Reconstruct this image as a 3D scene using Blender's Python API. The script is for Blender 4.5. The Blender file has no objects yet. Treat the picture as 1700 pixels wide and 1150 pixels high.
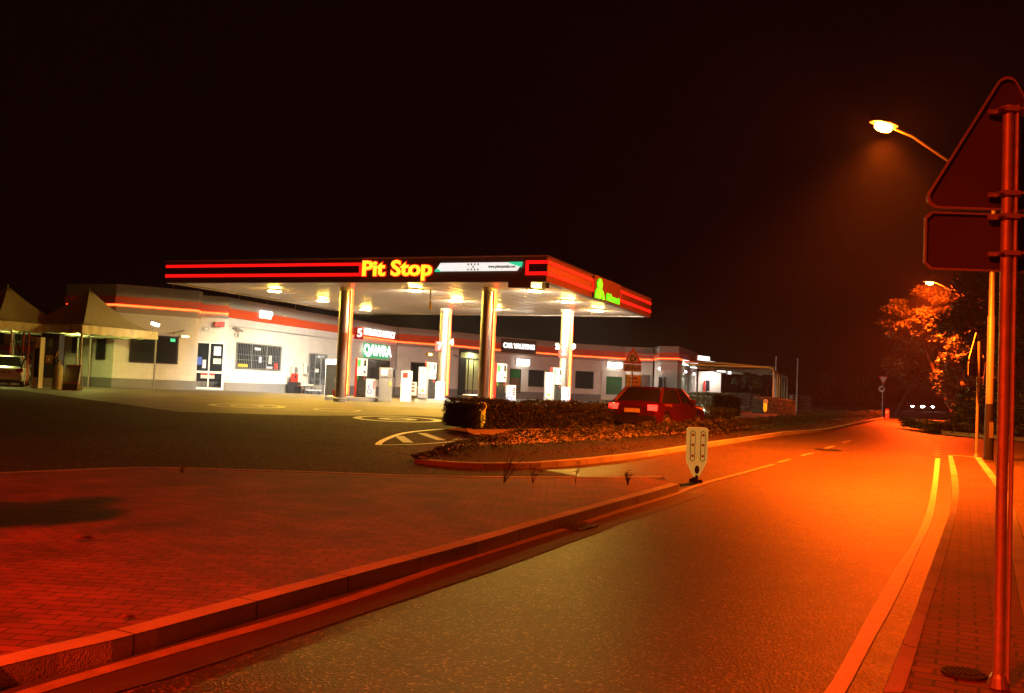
import bpy, bmesh, math, random
import numpy as np
from mathutils import Vector, Matrix
random.seed(7); rng = np.random.default_rng(7)
R = math.radians
sc = bpy.context.scene
# ---------------- camera, world, exposure ----------------
FPX, PITCH, ROLL, EYE = 1545.0, .0425, .043, 1.5
cam_d = bpy.data.cameras.new('camera'); cam = bpy.data.objects.new('camera', cam_d)
sc.collection.objects.link(cam); sc.camera = cam
cam_d.sensor_width = 36; cam_d.lens = 36 * FPX / 1700; cam_d.clip_end = 3000; cam_d.clip_start = .05
_F = np.array([0, math.cos(PITCH), math.sin(PITCH)]); _U = np.array([0, -math.sin(PITCH), math.cos(PITCH)]); _R = np.array([1., 0, 0])
cr, sr = math.cos(ROLL), math.sin(ROLL)
# picture content turned clockwise by ROLL -> camera turned counter-clockwise
cx = _R * cr + _U * sr; cy = -_R * sr + _U * cr
M = Matrix(((cx[0], cy[0], -_F[0], 0), (cx[1], cy[1], -_F[1], 0), (cx[2], cy[2], -_F[2], EYE), (0, 0, 0, 1)))
cam.matrix_world = M
w = bpy.data.worlds.new('World'); sc.world = w; w.use_nodes = True
wn = w.node_tree; bg = wn.nodes['Background']
sky = wn.nodes.new('ShaderNodeTexSky'); sky.sky_type = 'NISHITA'; sky.sun_disc = False
sky.sun_elevation = R(-4); sky.sun_rotation = R(100); sky.altitude = 20
mixw = wn.nodes.new('ShaderNodeMix'); mixw.data_type = 'RGBA'; mixw.inputs['Factor'].default_value = .95
wn.links.new(sky.outputs[0], mixw.inputs['A']); mixw.inputs['B'].default_value = (.05, .011, .009, 1)   # night air lit from the town by sodium lamps
wn.links.new(mixw.outputs['Result'], bg.inputs['Color']); bg.inputs['Strength'].default_value = .05
vs = sc.view_settings; vs.view_transform = 'Standard'; vs.look = 'None'; vs.exposure = 0; vs.gamma = 1
sc.cycles.use_denoising = True
sc.cycles.max_bounces = 6; sc.cycles.diffuse_bounces = 3; sc.cycles.glossy_bounces = 3
sc.cycles.sample_clamp_indirect = 4
sc.cycles.caustics_reflective = False; sc.cycles.caustics_refractive = False
SODIUM = (1, .105, .003); SODIUM_RED = (1, .030, .002); WHITE = (1, .93, .74)
P_LAMP1, P_LAMP2, P_LAMP_BACK, P_CANOPY = 36000, 80000, 92000, 1080
HAZE = .00032
# ---------------- picture <-> place ----------------
KY = [-100, 14, 20, 38, 54, 63, 85, 130, 260, 2500]
KZ = [0, 0, .1, .47, .53, .32, .3, .55, 1.4, 2.0]
def Z(y): return float(np.interp(y, KY, KZ))
def ray(X, Y):
    a, b = X - 850, Y - 575
    x = cr * a + sr * b; y = -sr * a + cr * b
    return _F + _R * x / FPX - _U * y / FPX
def g(X, Y, dz=0.0):
    d = ray(X, Y); t = 1.5; st = .2
    while t < 900:
        if EYE + d[2] * t < Z(d[1] * t) + dz: break
        t += st; st = max(.2, t * .01)
    lo, hi = t - st, t
    for _ in range(30):
        m = (lo + hi) / 2
        if EYE + d[2] * m < Z(d[1] * m) + dz: hi = m
        else: lo = m
    return Vector((d[0] * hi, d[1] * hi, Z(d[1] * hi) + dz))
def onz(X, Y, z):
    d = ray(X, Y); t = (z - EYE) / d[2]; return Vector((d[0] * t, d[1] * t, z))
def aty(X, Y, y):
    d = ray(X, Y); t = y / d[1]; return Vector((d[0] * t, y, EYE + d[2] * t))
# ---------------- materials ----------------
def nm(name):
    m = bpy.data.materials.new(name); m.use_nodes = True
    return m, m.node_tree, m.node_tree.nodes['Principled BSDF']
def mat(name, col, rough=.5, metal=0, var=.12, scale=4, bump=0, bscale=40, spec=.5, coat=0, coords='Object'):
    m, nt, b = nm(name); L = nt.links
    tc = nt.nodes.new('ShaderNodeTexCoord')
    n = nt.nodes.new('ShaderNodeTexNoise'); n.inputs['Scale'].default_value = scale; n.inputs['Detail'].default_value = 6
    L.new(tc.outputs[coords], n.inputs['Vector'])
    mx = nt.nodes.new('ShaderNodeMix'); mx.data_type = 'RGBA'
    mx.inputs['A'].default_value = (*[c * (1 - var) for c in col], 1); mx.inputs['B'].default_value = (*[min(1, c * (1 + var)) for c in col], 1)
    L.new(n.outputs['Fac'], mx.inputs['Factor']); L.new(mx.outputs['Result'], b.inputs['Base Color'])
    b.inputs['Roughness'].default_value = rough; b.inputs['Metallic'].default_value = metal
    b.inputs['Specular IOR Level'].default_value = spec; b.inputs['Coat Weight'].default_value = coat
    if bump:
        n2 = nt.nodes.new('ShaderNodeTexNoise'); n2.inputs['Scale'].default_value = bscale; n2.inputs['Detail'].default_value = 4
        L.new(tc.outputs[coords], n2.inputs['Vector'])
        bp = nt.nodes.new('ShaderNodeBump'); bp.inputs['Strength'].default_value = bump; bp.inputs['Distance'].default_value = .02
        L.new(n2.outputs['Fac'], bp.inputs['Height']); L.new(bp.outputs[0], b.inputs['Normal'])
    return m
def emit(name, col, s):
    m, nt, b = nm(name)
    b.inputs['Base Color'].default_value = (*[min(.8, c) for c in col], 1); b.inputs['Emission Color'].default_value = (*col, 1)
    b.inputs['Emission Strength'].default_value = s; b.inputs['Roughness'].default_value = .4
    n = nt.nodes.new('ShaderNodeTexNoise'); n.inputs['Scale'].default_value = 3
    tc = nt.nodes.new('ShaderNodeTexCoord'); nt.links.new(tc.outputs['Object'], n.inputs['Vector'])
    mr = nt.nodes.new('ShaderNodeMapRange'); mr.inputs['To Min'].default_value = .85 * s; mr.inputs['To Max'].default_value = 1.15 * s
    nt.links.new(n.outputs['Fac'], mr.inputs['Value']); nt.links.new(mr.outputs[0], b.inputs['Emission Strength'])
    return m
def brickmat(name, c1, c2, mort, bw, bh, ms, rough, rot=0, uv=False, bump=.5, noise=.6, spec=.5, offset=.5, rv=.15):
    m, nt, b = nm(name); L = nt.links
    tc = nt.nodes.new('ShaderNodeTexCoord'); mp = nt.nodes.new('ShaderNodeMapping'); mp.inputs['Rotation'].default_value = (0, 0, rot)
    L.new(tc.outputs['UV' if uv else 'Object'], mp.inputs['Vector'])
    nw = nt.nodes.new('ShaderNodeTexNoise'); nw.inputs['Scale'].default_value = 2.3; nw.inputs['Detail'].default_value = 3
    L.new(mp.outputs[0], nw.inputs['Vector'])
    wv = nt.nodes.new('ShaderNodeMix'); wv.data_type = 'VECTOR'; wv.inputs['Factor'].default_value = .012
    L.new(mp.outputs[0], wv.inputs['A']); L.new(nw.outputs['Color'], wv.inputs['B'])
    br = nt.nodes.new('ShaderNodeTexBrick'); L.new((wv if not uv else mp).outputs[1 if not uv else 0], br.inputs['Vector'])
    br.inputs['Color1'].default_value = (*c1, 1); br.inputs['Color2'].default_value = (*c2, 1); br.inputs['Mortar'].default_value = (*mort, 1)
    br.inputs['Scale'].default_value = 1; br.inputs['Brick Width'].default_value = bw; br.inputs['Row Height'].default_value = bh
    br.inputs['Mortar Size'].default_value = ms; br.inputs['Mortar Smooth'].default_value = .3; br.offset = offset
    n = nt.nodes.new('ShaderNodeTexNoise'); n.inputs['Scale'].default_value = 1.1; n.inputs['Detail'].default_value = 9; n.inputs['Roughness'].default_value = .7
    L.new(tc.outputs['Object'], n.inputs['Vector'])
    mr = nt.nodes.new('ShaderNodeMapRange'); mr.inputs['From Min'].default_value = .3; mr.inputs['From Max'].default_value = .7
    mr.inputs['To Min'].default_value = 1 - noise; mr.inputs['To Max'].default_value = 1 + noise
    L.new(n.outputs['Fac'], mr.inputs['Value'])
    mul = nt.nodes.new('ShaderNodeVectorMath'); mul.operation = 'SCALE'
    L.new(br.outputs['Color'], mul.inputs[0]); L.new(mr.outputs[0], mul.inputs['Scale']); L.new(mul.outputs[0], b.inputs['Base Color'])
    b.inputs['Roughness'].default_value = rough; b.inputs['Specular IOR Level'].default_value = spec
    n3 = nt.nodes.new('ShaderNodeTexNoise'); n3.inputs['Scale'].default_value = 90; L.new(tc.outputs['Object'], n3.inputs['Vector'])
    ma = nt.nodes.new('ShaderNodeMath'); ma.operation = 'MULTIPLY_ADD'; ma.inputs[1].default_value = -.8
    L.new(br.outputs['Fac'], ma.inputs[0]); L.new(n3.outputs['Fac'], ma.inputs[2])
    bp = nt.nodes.new('ShaderNodeBump'); bp.inputs['Strength'].default_value = bump; bp.inputs['Distance'].default_value = .012
    L.new(ma.outputs[0], bp.inputs['Height']); L.new(bp.outputs[0], b.inputs['Normal'])
    return m
def asphalt(name, base, rough, spec=.5):
    m, nt, b = nm(name); L = nt.links
    tc = nt.nodes.new('ShaderNodeTexCoord')
    def noise(s, d=6, r=.6):
        n = nt.nodes.new('ShaderNodeTexNoise'); n.inputs['Scale'].default_value = s; n.inputs['Detail'].default_value = d; n.inputs['Roughness'].default_value = r
        L.new(tc.outputs['Object'], n.inputs['Vector']); return n
    big, mid = noise(.35, 5), noise(2.5, 8, .75)
    vo = nt.nodes.new('ShaderNodeTexVoronoi'); vo.inputs['Scale'].default_value = 70; L.new(tc.outputs['Object'], vo.inputs['Vector'])
    cr_ = nt.nodes.new('ShaderNodeValToRGB'); cr_.color_ramp.elements[0].position = .3; cr_.color_ramp.elements[1].position = .75
    cr_.color_ramp.elements[0].color = (*[c * .55 for c in base], 1); cr_.color_ramp.elements[1].color = (*[c * 1.5 for c in base], 1)
    ad = nt.nodes.new('ShaderNodeMath'); ad.operation = 'MULTIPLY_ADD'; ad.inputs[1].default_value = .5
    L.new(big.outputs['Fac'], ad.inputs[0])
    h = nt.nodes.new('ShaderNodeMath'); h.operation = 'MULTIPLY'; h.inputs[1].default_value = .5; L.new(mid.outputs['Fac'], h.inputs[0]); L.new(h.outputs[0], ad.inputs[2])
    L.new(ad.outputs[0], cr_.inputs[0])
    # pale stone chips
    sp = nt.nodes.new('ShaderNodeSeparateColor'); L.new(vo.outputs['Color'], sp.inputs[0])
    gt = nt.nodes.new('ShaderNodeMapRange'); gt.inputs['From Min'].default_value = .86; gt.inputs['From Max'].default_value = 1; gt.inputs['To Max'].default_value = .75
    L.new(sp.outputs[0], gt.inputs['Value'])
    mx = nt.nodes.new('ShaderNodeMix'); mx.data_type = 'RGBA'; mx.inputs['B'].default_value = (.42, .33, .20, 1)
    L.new(gt.outputs[0], mx.inputs['Factor']); L.new(cr_.outputs[0], mx.inputs['A']); L.new(mx.outputs['Result'], b.inputs['Base Color'])
    rr = nt.nodes.new('ShaderNodeMapRange'); rr.inputs['To Min'].default_value = rough - .1; rr.inputs['To Max'].default_value = rough + .12
    L.new(mid.outputs['Fac'], rr.inputs['Value']); L.new(rr.outputs[0], b.inputs['Roughness'])
    b.inputs['Specular IOR Level'].default_value = spec; b.inputs['Specular Tint'].default_value = (1, .88, .38, 1)  # gold of the lamp sheen is put into the specular tint
    vc = nt.nodes.new('ShaderNodeTexVoronoi'); vc.feature = 'DISTANCE_TO_EDGE'; vc.inputs['Scale'].default_value = .28
    wn_ = noise(1.7, 4); wm = nt.nodes.new('ShaderNodeMix'); wm.data_type = 'VECTOR'; wm.inputs['Factor'].default_value = .35
    L.new(tc.outputs['Object'], wm.inputs['A']); L.new(wn_.outputs['Color'], wm.inputs['B']); L.new(wm.outputs[1], vc.inputs['Vector'])
    ck = nt.nodes.new('ShaderNodeMapRange'); ck.inputs['From Min'].default_value = .0; ck.inputs['From Max'].default_value = .006; ck.inputs['To Min'].default_value = .35; ck.inputs['To Max'].default_value = 1
    L.new(vc.outputs['Distance'], ck.inputs['Value'])
    pt = nt.nodes.new('ShaderNodeTexVoronoi'); pt.inputs['Scale'].default_value = .11; L.new(wm.outputs[1], pt.inputs['Vector'])
    ps_ = nt.nodes.new('ShaderNodeSeparateColor'); L.new(pt.outputs['Color'], ps_.inputs[0])
    pm = nt.nodes.new('ShaderNodeMapRange'); pm.inputs['To Min'].default_value = .78; pm.inputs['To Max'].default_value = 1.2; L.new(ps_.outputs[1], pm.inputs['Value'])
    mm_ = nt.nodes.new('ShaderNodeMath'); mm_.operation = 'MULTIPLY'; L.new(ck.outputs[0], mm_.inputs[0]); L.new(pm.outputs[0], mm_.inputs[1])
    vm = nt.nodes.new('ShaderNodeVectorMath'); vm.operation = 'SCALE'; L.new(mx.outputs['Result'], vm.inputs[0]); L.new(mm_.outputs[0], vm.inputs['Scale']); L.new(vm.outputs[0], b.inputs['Base Color'])
    bp = nt.nodes.new('ShaderNodeBump'); bp.inputs['Strength'].default_value = .6; bp.inputs['Distance'].default_value = .005
    L.new(vo.outputs['Distance'], bp.inputs['Height']); L.new(bp.outputs[0], b.inputs['Normal'])
    return m
def leafmat(name, cols, rough=.55):
    m, nt, b = nm(name); L = nt.links
    ge = nt.nodes.new('ShaderNodeNewGeometry'); rp = nt.nodes.new('ShaderNodeValToRGB')
    el = rp.color_ramp.elements
    for i, c in enumerate(cols):
        e = el[i] if i < 2 else el.new(.5)
        e.position = i / (len(cols) - 1) * .999; e.color = (*c, 1)
    L.new(ge.outputs['Random Per Island'], rp.inputs[0]); L.new(rp.outputs[0], b.inputs['Base Color']); b.inputs['Roughness'].default_value = rough
    return m
def glass(name, tint=(.02, .025, .03), rough=.06):
    m, nt, b = nm(name); b.inputs['Base Color'].default_value = (*tint, 1); b.inputs['Roughness'].default_value = rough
    b.inputs['Specular IOR Level'].default_value = .8
    n = nt.nodes.new('ShaderNodeTexNoise'); n.inputs['Scale'].default_value = 1.5; mr = nt.nodes.new('ShaderNodeMapRange')
    mr.inputs['To Min'].default_value = rough * .6; mr.inputs['To Max'].default_value = rough * 1.8
    nt.links.new(n.outputs['Fac'], mr.inputs['Value']); nt.links.new(mr.outputs[0], b.inputs['Roughness'])
    return m
def seeglass(name):
    m, nt, b = nm(name)
    mx = nt.nodes.new('ShaderNodeMixShader'); tr = nt.nodes.new('ShaderNodeBsdfTransparent'); tr.inputs[0].default_value = (.85, .9, .88, 1)
    mx.inputs[0].default_value = .2; b.inputs['Base Color'].default_value = (.02, .03, .03, 1); b.inputs['Roughness'].default_value = .05
    out = nt.nodes['Material Output']
    nt.links.new(tr.outputs[0], mx.inputs[1]); nt.links.new(b.outputs[0], mx.inputs[2]); nt.links.new(mx.outputs[0], out.inputs[0])
    return m
MT = dict(
    asphalt=asphalt('road_asphalt', (.050, .037, .021), .46, .5),
    dimasphalt=asphalt('dimmed_asphalt', (.042, .024, .015), .8, .08),  # darker, duller asphalt copy standing in for weaker canopy light on the slip road
    forecourt=asphalt('forecourt_concrete', (.13, .115, .09), .6, .35),
    earth=mat('earth', (.05, .045, .03), .95, var=.4, scale=.6, bump=.8, bscale=6),
    pavers=brickmat('island_pavers', (.21, .055, .032), (.13, .036, .022), (.035, .012, .009), .20, .10, .007, .75, rot=R(3)),
    walkpavers=brickmat('pavement_pavers', (.17, .048, .030), (.11, .034, .022), (.035, .014, .010), .20, .11, .010, .70, rot=R(26), offset=.5),
    kerb=brickmat('kerb_concrete', (.42, .40, .36), (.34, .33, .30), (.12, .11, .10), .92, 3, .010, .8, uv=True, bump=.7, noise=.3),
    gutter=mat('gutter_concrete', (.05, .045, .04), .75, var=.4, scale=3, bump=.4, bscale=60),
    paint=mat('road_paint', (.75, .72, .62), .42, var=.35, scale=14, bump=.4, bscale=90),
    wornpaint=mat('worn_road_paint', (.30, .28, .23), .45, var=.5, scale=9, bump=.4, bscale=90),
    wall=brickmat('painted_block_wall', (.70, .67, .61), (.66, .63, .57), (.54, .51, .45), .45, .27, .006, .75, uv=True, bump=.35, noise=.08, spec=.3),
    plinth=mat('plinth_paint', (.20, .19, .18), .8, var=.12, scale=2, bump=.2),
    coping=mat('parapet_coping', (.36, .31, .25), .8, var=.15, scale=1.3, bump=.2),
    bandred=mat('fascia_red_paint', (.70, .085, .022), .5, var=.1, scale=1),
    fasciabrown=mat('fascia_panel', (.085, .05, .03), .45, var=.12, scale=1),
    fasciadark=mat('fascia_recess', (.05, .012, .014), .35, var=.2, scale=1),
    soffit=mat('soffit_panels', (.66, .54, .43), .36, var=.06, scale=.8, spec=.6),
    steel=mat('brushed_steel', (.46, .44, .40), .42, 1, var=.08, scale=6),
    grey=mat('grey_metal', (.32, .32, .32), .4, .6, var=.1), galv=mat('galvanised_steel', (.34, .33, .30), .55, .55, var=.35, scale=18, bump=.15, bscale=60),
    signback=mat('sign_back_grey', (.05, .046, .042), .7, .1, var=.45, scale=3),
    white=mat('white_enamel', (.78, .78, .75), .4, var=.05), offwhite=mat('cream_enamel', (.6, .58, .5), .5, var=.1),
    black=mat('black_plastic', (.015, .015, .016), .4, var=.2), rubber=mat('rubber', (.02, .02, .02), .75, var=.3),
    red=mat('red_enamel', (.55, .03, .02), .35, var=.1), green=mat('green_enamel', (.05, .45, .08), .4, var=.1),
    blue=mat('blue_print', (.05, .12, .55), .5, var=.1), yellow=mat('yellow_enamel', (.75, .5, .03), .45, var=.1),
    amber=mat('amber_enamel', (.8, .42, .05), .4, var=.08), violet=mat('violet_print', (.35, .25, .6), .5, var=.1),
    lilac=mat('pale_print', (.6, .6, .78), .5, var=.05),
    concrete=mat('concrete', (.38, .36, .32), .8, var=.2, scale=2, bump=.3), canvas=mat('tent_canvas', (.42, .40, .27), .75, var=.15, scale=3, bump=.2, bscale=9),
    valance=mat('tent_valance', (.62, .58, .40), .7, var=.12, scale=6), wood=mat('brown_louvre', (.16, .07, .035), .6, var=.25, scale=8),
    glass=glass('dark_glass'), greenglass=glass('green_tinted_glass', (.02, .12, .03)), seeglass=seeglass('clear_glass'),
    silver=mat('silver_car_paint', (.55, .55, .52), .3, .5, var=.04, coat=.6), redcar=mat('red_car_paint', (.10, .003, .003), .3, .3, var=.1, coat=.8),
    darkcar=mat('dark_car_paint', (.05, .05, .06), .3, .4, var=.05, coat=1),
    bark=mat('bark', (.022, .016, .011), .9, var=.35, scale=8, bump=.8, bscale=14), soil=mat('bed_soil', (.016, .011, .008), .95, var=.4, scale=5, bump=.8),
    stonewall=brickmat('rubble_stone', (.42, .33, .22), (.26, .20, .14), (.08, .06, .04), .6, .28, .03, .9, uv=True, bump=1, noise=.35),
    room=mat('interior_wall', (.55, .58, .30), .8, var=.1), roomdark=mat('interior_dark', (.10, .09, .08), .8, var=.3),
    neon=emit('red_neon', (1, .007, .006), 1.15), neonwarm=emit('orange_neon', (1, .05, .008), 9), neoncore=emit('amber_neon', (1, .33, .08), 4),
    lettery=emit('amber_letters', (1, .46, .015), 2.2), letterhalo=emit('red_letter_glow', (1, .02, .01), 1.0),
    signwhite=emit('lit_white_sign', (1, .97, .9), 2), boltlight=emit('lit_bollard_shell', (.62, .33, .05), .55), amberlight=emit('lit_amber_shell', (1, .36, .01), .8), bannerlit=emit('lit_banner', (.86, .9, .85), 1.0), bannergreen=emit('lit_banner_green', (.03, .65, .32), 1.0),
    greenlit=emit('green_neon', (.0, 1, .01), 1.6), greenpanel=emit('green_lit_panel', (.03, .42, .17), .7),
    lamplens=emit('sodium_lens', (1, .48, .05), 60), floodlens=emit('flood_lens', (1, .98, .85), 14), downlens=emit('downlight_lens', (1, .57, .07), 1300),
    head=emit('headlamp_lens', (1, .93, .75), 60), tail=emit('tail_lamp', (1, .015, .008), 9), exitred=emit('red_beacon', (1, .05, .03), .5),
    screen=emit('price_display', (.55, .6, .5), .35), tinylight=emit('small_lamp', (1, .6, .2), 6), inner=emit('lit_shop_display', (.2, .22, .12), .12),
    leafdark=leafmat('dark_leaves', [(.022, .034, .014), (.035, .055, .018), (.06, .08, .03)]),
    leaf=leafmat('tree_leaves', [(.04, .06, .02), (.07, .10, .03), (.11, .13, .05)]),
    bedleaf=leafmat('bed_leaves', [(.02, .035, .012), (.05, .03, .02), (.03, .05, .02), (.22, .12, .07), (.03, .04, .02)]),
    grass=leafmat('verge_grass', [(.05, .07, .02), (.09, .11, .04), (.14, .13, .06)]),
)
# ---------------- object helpers ----------------
def origin_of(p):
    v = Vector((0, 0, 0))
    while p is not None: v = v + p.location; p = p.parent
    return v
def tag(o, label=None, cat=None, group=None, kind=None):
    for k, v in (('label', label), ('category', cat), ('group', group), ('kind', kind)):
        if v: o[k] = v
    return o
def empty(name, loc, label=None, cat=None, group=None):
    o = bpy.data.objects.new(name, None); sc.collection.objects.link(o); o.location = Vector(loc); o.empty_display_size = .2
    return tag(o, label, cat, group)
def rotm(rz=0): return Matrix.Rotation(rz, 3, 'Z')
class MB:
    def __init__(s): s.v = []; s.f = []; s.uv = []
    def add(s, vs, fs, uvs=None):
        n = len(s.v); s.v += [tuple(v) for v in vs]; s.f += [[i + n for i in f] for f in fs]
        s.uv += uvs if uvs else [[(0, 0)] * len(f) for f in fs]; return s
    def box(s, c, d, rz=0, rx=0, ry=0):
        m = Matrix.Rotation(rz, 3, 'Z') @ Matrix.Rotation(ry, 3, 'Y') @ Matrix.Rotation(rx, 3, 'X'); c = Vector(c)
        v = [c + m @ Vector((x * d[0] / 2, y * d[1] / 2, z * d[2] / 2)) for x in (-1, 1) for y in (-1, 1) for z in (-1, 1)]
        return s.add(v, [(0, 1, 3, 2), (4, 6, 7, 5), (0, 4, 5, 1), (2, 3, 7, 6), (0, 2, 6, 4), (1, 5, 7, 3)])
    def b2(s, lo, hi): return s.box([(a + b) / 2 for a, b in zip(lo, hi)], [abs(b - a) for a, b in zip(lo, hi)])
    def hexa(s, v): return s.add(v, [(0, 1, 2, 3), (7, 6, 5, 4), (0, 4, 5, 1), (1, 5, 6, 2), (2, 6, 7, 3), (3, 7, 4, 0)])
    def tube(s, pts, r, n=10, caps=True):
        pts = [Vector(p) for p in pts]; rs = r if isinstance(r, (list, tuple)) else [r] * len(pts)
        base = []; up = None
        for i, p in enumerate(pts):
            t = (pts[min(i + 1, len(pts) - 1)] - pts[max(i - 1, 0)]).normalized()
            if up is None: up = Vector((1, 0, 0)) if abs(t.z) > .7 else Vector((0, 0, 1))
            a = t.cross(up); a = a.normalized() if a.length > 1e-6 else Vector((0, 1, 0)); b = a.cross(t).normalized(); up = b if abs(t.z) <= .7 or True else up
            base.append([p + (a * math.cos(k * 2 * math.pi / n) + b * math.sin(k * 2 * math.pi / n)) * rs[i] for k in range(n)])
        v = [q for ring in base for q in ring]; f = []
        for i in range(len(pts) - 1):
            for k in range(n):
                f.append((i * n + k, i * n + (k + 1) % n, (i + 1) * n + (k + 1) % n, (i + 1) * n + k))
        if caps: f += [tuple(range(n))[::-1], tuple(range((len(pts) - 1) * n, len(pts) * n))]
        return s.add(v, f)
    def lathe(s, c, prof, n=20, m=None):
        c = Vector(c); v = []; f = []; m = m or Matrix.Identity(3)
        for r, z in prof: v += [c + m @ Vector((r * math.cos(k * 2 * math.pi / n), r * math.sin(k * 2 * math.pi / n), z)) for k in range(n)]
        for i in range(len(prof) - 1):
            for k in range(n): f.append((i * n + k, i * n + (k + 1) % n, (i + 1) * n + (k + 1) % n, (i + 1) * n + k))
        f += [tuple(range(n))[::-1], tuple(range((len(prof) - 1) * n, len(prof) * n))]
        return s.add(v, f)
    def prism(s, pts, axis_o, ax, ay, an, t):
        """flat outline pts (a,b) on a plane through axis_o, thickness t along an"""
        o, ax, ay, an = map(Vector, (axis_o, ax, ay, an)); n = len(pts)
        v = [o + ax * a + ay * b for a, b in pts] + [o + ax * a + ay * b + an * t for a, b in pts]
        f = [tuple(range(n))[::-1], tuple(range(n, 2 * n))] + [(i, (i + 1) % n, (i + 1) % n + n, i + n) for i in range(n)]
        return s.add(v, f)
    def fb(s, fr, s0, s1, z0, z1, o0, o1):
        v = [fr.P(a, z, o) for z in (z0, z1) for a, o in ((s0, o0), (s1, o0), (s1, o1), (s0, o1))]
        q = [v[3], v[2], v[1], v[0], v[7], v[6], v[5], v[4]]
        n = len(s.v); s.v += [tuple(x) for x in q]
        for f in [(0, 1, 2, 3), (7, 6, 5, 4), (0, 4, 5, 1), (1, 5, 6, 2), (2, 6, 7, 3), (3, 7, 4, 0)]: s.f.append([i + n for i in f]); s.uv.append([(0, 0)] * 4)
        return s
    def ribbon(s, pts, z0, z1, o0, o1, closed=False):
        """solid that follows the plan line pts (left to right seen from the street), offsets o0..o1 outwards"""
        P = [Vector((p[0], p[1])) for p in pts]; n = len(P)
        def nrm(a, b): d = (b - a).normalized(); return Vector((d.y, -d.x))
        mit = []
        for i in range(n):
            if closed: na = nrm(P[i - 1], P[i]); nb = nrm(P[i], P[(i + 1) % n])
            else: na = nrm(P[max(i - 1, 0)], P[max(i, 1)]); nb = nrm(P[min(i, n - 2)], P[min(i + 1, n - 1)])
            q = (na + nb); q = q.normalized(); mit.append(q / max(.35, q.dot(na)))
        u = 0; us = [0]
        for i in range(1, n + (1 if closed else 0)): u += (P[i % n] - P[i - 1]).length; us.append(u)
        rng_ = range(n if closed else n - 1)
        for i in rng_:
            j = (i + 1) % n
            a0, b0, a1, b1 = P[i] + mit[i] * o0, P[j] + mit[j] * o0, P[i] + mit[i] * o1, P[j] + mit[j] * o1
            v = [(*a1, z0), (*b1, z0), (*b1, z1), (*a1, z1), (*a0, z0), (*b0, z0), (*b0, z1), (*a0, z1)]
            f = [(0, 1, 2, 3), (5, 4, 7, 6), (3, 2, 6, 7), (0, 4, 5, 1)]
            U0, U1 = us[i], us[i + 1]; D = abs(o1 - o0)
            uv = [[(U0, z0), (U1, z0), (U1, z1), (U0, z1)], [(U1, z0), (U0, z0), (U0, z1), (U1, z1)], [(U0, 0), (U1, 0), (U1, D), (U0, D)], [(U0, 0), (U0, D), (U1, D), (U1, 0)]]
            if not closed and i == 0: f.append((4, 0, 3, 7)); uv.append([(0, z0), (D, z0), (D, z1), (0, z1)])
            if not closed and i == n - 2: f.append((1, 5, 6, 2)); uv.append([(0, z0), (D, z0), (D, z1), (0, z1)])
            s.add(v, f, uv)
        return s
    def build(s, name, m, parent=None, smooth=False, bevel=0, **kw):
        o_ = origin_of(parent)
        if parent is None and s.v:
            a = np.array(s.v); lo, hi = a.min(0), a.max(0); o_ = Vector(((lo[0] + hi[0]) / 2, (lo[1] + hi[1]) / 2, lo[2]))
            if kw.get('world'): o_ = Vector((0, 0, 0))
        me = bpy.data.meshes.new(name); me.from_pydata([tuple(Vector(v) - o_) for v in s.v], [], s.f)
        uvl = me.uv_layers.new(name='UVMap'); flat = [c for f in s.uv for p in f for c in p]; uvl.data.foreach_set('uv', flat)
        me.materials.append(MT[m] if isinstance(m, str) else m)
        if smooth: me.polygons.foreach_set('use_smooth', [True] * len(me.polygons))
        me.update(); o = bpy.data.objects.new(name, me); sc.collection.objects.link(o)
        if parent is not None: o.parent = parent
        else: o.location = o_
        if bevel:
            bv = o.modifiers.new('bevel', 'BEVEL'); bv.width = bevel; bv.segments = 2; bv.limit_method = 'ANGLE'
        if smooth == 'auto' or smooth:
            try: me.set_sharp_from_angle(angle=R(40))
            except Exception: pass
        tag(o, kw.get('label'), kw.get('cat'), kw.get('group'), kw.get('kind'))
        return o
class Fr:
    """vertical plane from p0 to p1 (plan), outward normal to the right of the way"""
    def __init__(s, p0, p1):
        s.p0 = Vector((p0[0], p0[1])); d = Vector((p1[0], p1[1])) - s.p0; s.L = d.length; s.d = d.normalized(); s.n = Vector((s.d.y, -s.d.x))
        s.d3 = Vector((*s.d, 0)); s.n3 = Vector((*s.n, 0)); s.rz = math.atan2(s.d.y, s.d.x)
    def P(s, a, z, o=0): q = s.p0 + s.d * a + s.n * o; return Vector((q.x, q.y, z))
    def hit(s, X, Y, o=0):
        r_ = ray(X, Y); q = s.p0 + s.n * o; t = (q.x * s.n.x + q.y * s.n.y) / (r_[0] * s.n.x + r_[1] * s.n.y)
        x, y, z = r_[0] * t, r_[1] * t, EYE + r_[2] * t
        return (Vector((x, y)) - s.p0).dot(s.d), z
    def rect(s, x0, y0, x1, y1, o=0):
        """a picture rectangle (left, top, right, bottom) -> s0, s1, z0, z1"""
        ym = (y0 + y1) / 2; s0 = s.hit(x0, ym, o)[0]; s1 = s.hit(x1, ym, o)[0]; xm = (x0 + x1) / 2
        return s0, s1, s.hit(xm, y1, o)[1], s.hit(xm, y0, o)[1]
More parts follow.
